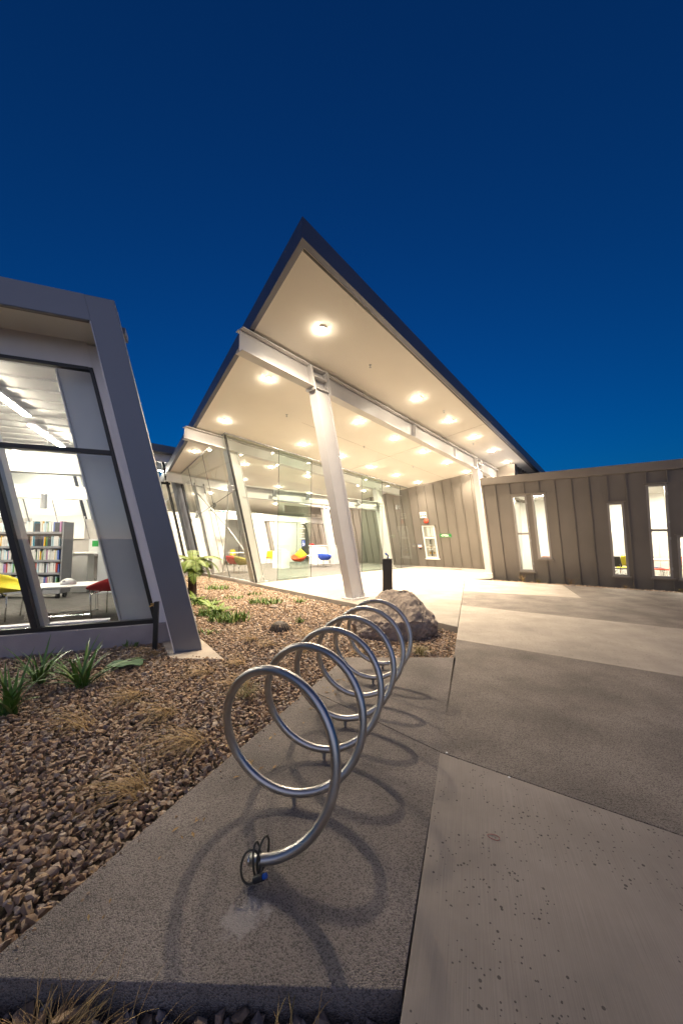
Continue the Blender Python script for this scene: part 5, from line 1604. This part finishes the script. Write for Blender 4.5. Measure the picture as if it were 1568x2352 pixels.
m = MB(); m.box((0, 0, 1.12), 3.5, .8, .04); m.build('top', 'white_plastic', ds, local=True)
st_ = side_chair('side_chair', 'yellow_plastic', 'yellow shell chair standing behind the reception desk', (-.75, 25.1, .45), R(60))
st_ = side_chair('side_chair', 'red_fabric', 'red chair back showing behind the reception desk', (-1.9, 24.6, .35), R(30))
tb = thing('coffee_table', 'low white foyer table between scarlet and blue chairs', 'table', (-1.5, 20.6, .004), R(47))
m = MB(); m.box((0, 0, .62), 1.1, .6, .03); m.build('top', 'white_plastic', tb, local=True)
for sx in (-1, 1):
    for sy in (-1, 1):
        m = MB(); m.tube([(sx * .5, sy * .25, 0), (sx * .48, sy * .24, .61)], .014, 6); m.build('leg', 'chrome', tb, local=True)
pn = thing('poster_stand', 'white poster panel with blue heading behind the front column', 'poster', (1.7, 24.3, .004), R(43))
m = MB(); m.box((0, 0, 1.1), .9, .05, 2.1); m.build('panel', 'white_plastic', pn, local=True)
m = MB(); m.box((0.02, -.03, 1.9), .7, .006, .12); m.build('heading', 'sign_blue', pn, local=True)
m = MB(); m.box((0.05, -.03, 1.35), .55, .006, .55); m.build('picture', 'green_glass_panel', pn, local=True)
tub_chair('tub_chair', 'olive_fabric', 'olive tub chair seen from behind through the side glass', (-4.55, 16.9, .004), R(40))
tub_chair('tub_chair', 'red_fabric', 'dull red tub chair left of the olive one behind the side glass', (-5.05, 17.35, .004), R(60))
bx = thing('red_stool', 'red upholstered stool at the glass corner column', 'stool', (-3.75, 15.6, .004), R(20))
m = MB(); m.box((0, 0, .42), .36, .36, .34); m.build('cushion', 'red_fabric', bx, local=True, bevel=.04)
for sx in (-1, 1):
    for sy in (-1, 1):
        m = MB(); m.tube([(sx * .14, sy * .14, 0), (sx * .14, sy * .14, .26)], .012, 6); m.build('leg', 'chrome', bx, local=True)
for k, (x, y, mt, lb) in enumerate(((-6.6, 22.6, 'yellow_plastic', 'left yellow chair deep inside behind the side glass'), (-5.5, 22.8, 'yellow_plastic', 'right yellow chair deep inside behind the side glass'), (-6.0, 23.6, 'white_plastic', 'white chair between the two yellow ones behind the side glass'), (-4.0, 20.6, 'yellow_plastic', 'yellow chair left of the white display counter'), (-4.15, 21.6, 'red_fabric', 'pinkish red chair behind the yellow one by the counter'))):
    side_chair('side_chair', mt, lb, (x, y, .004), R(40 + 50 * k))
ws = thing('work_table', 'white table between the yellow chairs behind the side glass', 'table', (-6.1, 22.2, .004), R(40))
m = MB(); m.box((0, 0, .72), 1.4, .7, .03); m.build('top', 'white_plastic', ws, local=True)
for sx in (-1, 1):
    for sy in (-1, 1):
        m = MB(); m.tube([(sx * .6, sy * .3, 0), (sx * .6, sy * .3, .71)], .016, 6); m.build('leg', 'white_plastic', ws, local=True)
ex = thing('exit_sign', 'small glowing green exit sign hanging inside the side glass', 'exit sign', tuple(L(2.6, -11.4, 2.95)), R(47.5) - R(90))
m = MB(); m.box((0, 0, 0), .34, .03, .18); m.build('box', 'white_plastic', ex, local=True)
m = MB(); m.box((0, -.018, 0), .30, .006, .14); m.build('face', 'exit_sign', ex, local=True)

# library room
def lounge(label, fabric, loc, rz):
    return tub_chair('lounge_chair', fabric, label, loc, rz, 1.3, back=.30, front=.02)
lounge('dark red lounge chair half hidden by the raked column in the wing', 'red_fabric', (-4.12, 6.82, FZ), R(188))
lounge('lime yellow lounge chair at the left window bay of the wing', 'yellow_fabric', (-6.05, 6.45, FZ), R(20))
tb = thing('coffee_table', 'low white library table on bent wire legs by the window', 'table', (-5.05, 6.78, FZ), R(24))
m = MB(); pts = []
for i in range(40):
    a = 2 * math.pi * i / 40; e = 0.45
    pts.append((.56 * math.copysign(abs(math.cos(a)) ** e, math.cos(a)), .40 * math.copysign(abs(math.sin(a)) ** e, math.sin(a)), .545))
m.prism(pts, (0, 0, .022)); m.build('top', 'white_plastic', tb, local=True)
for s in (-1, 1):
    m = MB(); m.tube([(-.42, s * .30, .545), (-.47, s * .34, .02), (.47, -s * .34, .02), (.42, -s * .30, .545)], .011, 7); m.build('leg', 'chrome', tb, local=True)
    m = MB(); m.tube([(-.42, s * .22, .545), (-.45, s * .2, .03), (.45, s * .2, .03), (.42, s * .22, .545)], .010, 7); m.build('leg', 'chrome', tb, local=True)
cn = thing('conference_phone', 'white dome shaped device on the library table', 'device', (-5.02, 6.80, FZ + .567))
MB().lathe([(0.125, 0), (0.125, .015), (0.115, .05), (0.085, .085), (0.04, .105), (0.001, .11)], seg=24).build('dome', 'white_plastic', cn, local=True, smooth=True)
m = MB(); m.lathe([(0.028, -.001), (0.028, .004)], seg=12); m.v = [(x + 0, -.108 - z, .055 + y) for x, y, z in m.v]; m.build('lens', 'shelf_steel', cn, local=True)
# bookcases: steel mobile shelving, every book its own object
def bookcase(label, loc, rz, width, word, seed, tiers=5):
    t = thing('bookcase', label, 'bookcase', loc, rz, None)
    zs = [0.27, 0.60, 0.90, 1.22, 1.56][:tiers]
    for sx in (-1, 1):
        m = MB(); m.box((sx * (width / 2 + .02), .0, .98), .035, .34, 1.66); m.build('side_frame', 'shelf_steel', t, local=True)
    for z in zs:
        m = MB(); m.box((0, 0, z), width, .36, .022); m.box((0, -.18, z - .012), width, .012, .05); m.build('shelf', 'shelf_steel', t, local=True)
    m = MB(); m.box((0, 0, .17), width + .05, .36, .10); m.build('plinth', 'shelf_steel', t, local=True)
    m = MB(); m.box((0, .17, .9), width, .01, 1.5); m.build('back_mesh', 'grey_wall', t, local=True)
    for sx in (-1, 1):
        for sy in (-1, 1):
            m = MB(); c = V(sx * (width / 2 - .06), sy * .12, .06); m.tube([c - V(.02, 0, 0), c + V(.02, 0, 0)], .058, 12); m.build('castor', 'black_plastic', t, local=True)
    r = random.Random(seed); cr, sr = math.cos(rz), math.sin(rz)
    ORDW = ['bottom', 'second lowest', 'middle', 'second highest', 'top']
    cache = {}
    for k, z in enumerate(zs):
        x = -width / 2 + .02
        while x < width / 2 - .06:
            if r.random() < .02: x += .05
            w = r.choice((.018, .024, .03, .036, .042)); h = r.choice((.20, .22, .235, .25)); ci = r.choices(range(10), (48, 13, 7, 7, 5, 6, 4, 4, 10, 4))[0]
            run = r.choice((1, 1, 2, 3)) if ci in (0, 1) else 1
            for q in range(run):
                if x + w > width / 2 - .02: break
                key = (w, h, ci)
                if key not in cache:
                    mb = MB(); mb.box((0, 0, h / 2), w - .003, .165, h); o = mb.build('book', 'book_%d' % ci); cache[key] = o.data; bpy.data.objects.remove(o, do_unlink=True)
                o = bpy.data.objects.new('book', cache[key]); COL.objects.link(o)
                lx, ly = x + w / 2, -.08 + r.uniform(-.012, .012)
                o.location = (loc[0] + lx * cr - ly * sr, loc[1] + lx * sr + ly * cr, loc[2] + z + .0115)
                o.rotation_euler = (0, r.gauss(0, .012), rz)
                tag(o, '%s book upright on the %s shelf of the %s' % (BOOK_WORD[ci], ORDW[k], word), 'book', 'books on the %s' % word)
                x += w
    return t
bookcase('steel mobile bookcase of five full shelves behind the library table', (-7.42, 8.85, FZ - .005), R(2), 1.55, 'front bookcase', 3)
bookcase('steel bookcase left of the front one, mostly hidden by the mullion', (-8.62, 8.9, FZ - .005), R(10), 0.5, 'left bookcase', 5)
ks = thing('self_service_kiosk', 'white self service kiosk with angled shelf behind the library table', 'kiosk', (-6.75, 9.95, FZ), R(15))
m = MB(); m.box((-.22, 0, .50), .42, .45, 1.0); m.build('cabinet', 'white_plastic', ks, local=True, bevel=.01)
m = MB(); m.box((.02, .0, 1.02), .95, .52, .04); m.build('top', 'white_plastic', ks, local=True)
m = MB(); m.box((.40, 0, .5), .06, .45, 1.0); m.build('side_panel', 'white_plastic', ks, local=True)
m = MB(); m.box((.02, 0, .15), .9, .45, .04); m.build('base_shelf', 'white_plastic', ks, local=True)
m = MB(); m.box((.05, .1, 1.22), .32, .03, .36); m.build('notice', 'white_plastic', ks, local=True)
m = MB(); m.box((.07, .08, 1.27), .2, .006, .16); m.build('notice_print', 'sign_green', ks, local=True)
dv = thing('notice_board', 'tall white display panel right of the kiosk', 'panel', (-6.0, 9.75, FZ), R(24))
m = MB(); m.box((0, 0, .75), .75, .06, 1.5); m.build('board', 'white_plastic', dv, local=True)
m = MB(); m.box((0, 0, .02), .8, .3, .04); m.build('base', 'white_plastic', dv, local=True)

# meeting rooms behind the slot windows
def cwp(u, o, z=.054): 
    p = CW(P0, u, 0, -o, 0); return (p[0], p[1], z)
side_chair('side_chair', 'yellow_plastic', 'yellow chair seen through the lone slot window', cwp(4.04, 1.7), R(160))
side_chair('side_chair', 'black_plastic', 'black chair behind the lone slot window, nearer the glass', cwp(3.86, 1.0), R(120))
side_chair('side_chair', 'blue_fabric', 'blue chair seen at the left of the tallest slot window', cwp(4.92, 2.0), R(60))
side_chair('side_chair', 'red_plastic', 'red chair seen at the left of the tallest slot window, by the table', cwp(4.98, 1.45), R(40))
side_chair('side_chair', 'red_plastic', 'red chair at the right of the tallest slot window', cwp(5.32, 1.4), R(200))
mt = thing('meeting_table', 'white square legged table behind the tallest slot window', 'table', cwp(5.45, 2.1), R(-37))
m = MB(); m.box((0, 0, .74), 1.3, .8, .04); m.build('top', 'white_plastic', mt, local=True)
for sx in (-1, 1):
    for sy in (-1, 1):
        m = MB(); m.box((sx * .6, sy * .35, .36), .06, .06, .72); m.build('leg', 'white_plastic', mt, local=True)
mt = thing('office_desk', 'white desk with red folder behind the second slot window', 'desk', cwp(1.75, 1.4), R(-37))
m = MB(); m.box((0, 0, .74), .9, .6, .04); m.build('top', 'white_plastic', mt, local=True)
for sx in (-1, 1):
    m = MB(); m.box((sx * .42, 0, .36), .04, .55, .72); m.build('side_panel', 'white_plastic', mt, local=True)
rb = thing('folder', 'red folder lying on the desk behind the second slot window', 'folder', cwp(1.6, 1.3, .814), R(-20))
m = MB(); m.box((0, 0, .02), .3, .22, .04); m.build('cover', 'red_plastic', rb, local=True)
for k, (u, o) in enumerate(((3.35, 3.4), (5.2, 4.2))):
    sc = thing('cabinet', ['dark wall screen in the meeting room behind the lone slot window', 'grey cupboard at the rear of the meeting room'][k], ['screen', 'cupboard'][k], cwp(u, o), R(-37))
    if k == 0:
        sc.name = 'wall_screen'
        m = MB(); m.box((0, 0, 1.5), .06, 1.1, .7); m.build('panel', 'dark_screen', sc, local=True)
        m = MB(); m.box((0, 0, .6), .05, .1, 1.2); m.build('stand', 'galv', sc, local=True)
    else:
        m = MB(); m.box((0, 0, 1.0), 1.6, .4, 2.0); m.build('carcass', 'grey_wall', sc, local=True)
        m = MB(); m.box((0.0, -.205, 1.0), .01, .008, 1.9); m.build('door_gap', 'sign_black', sc, local=True)
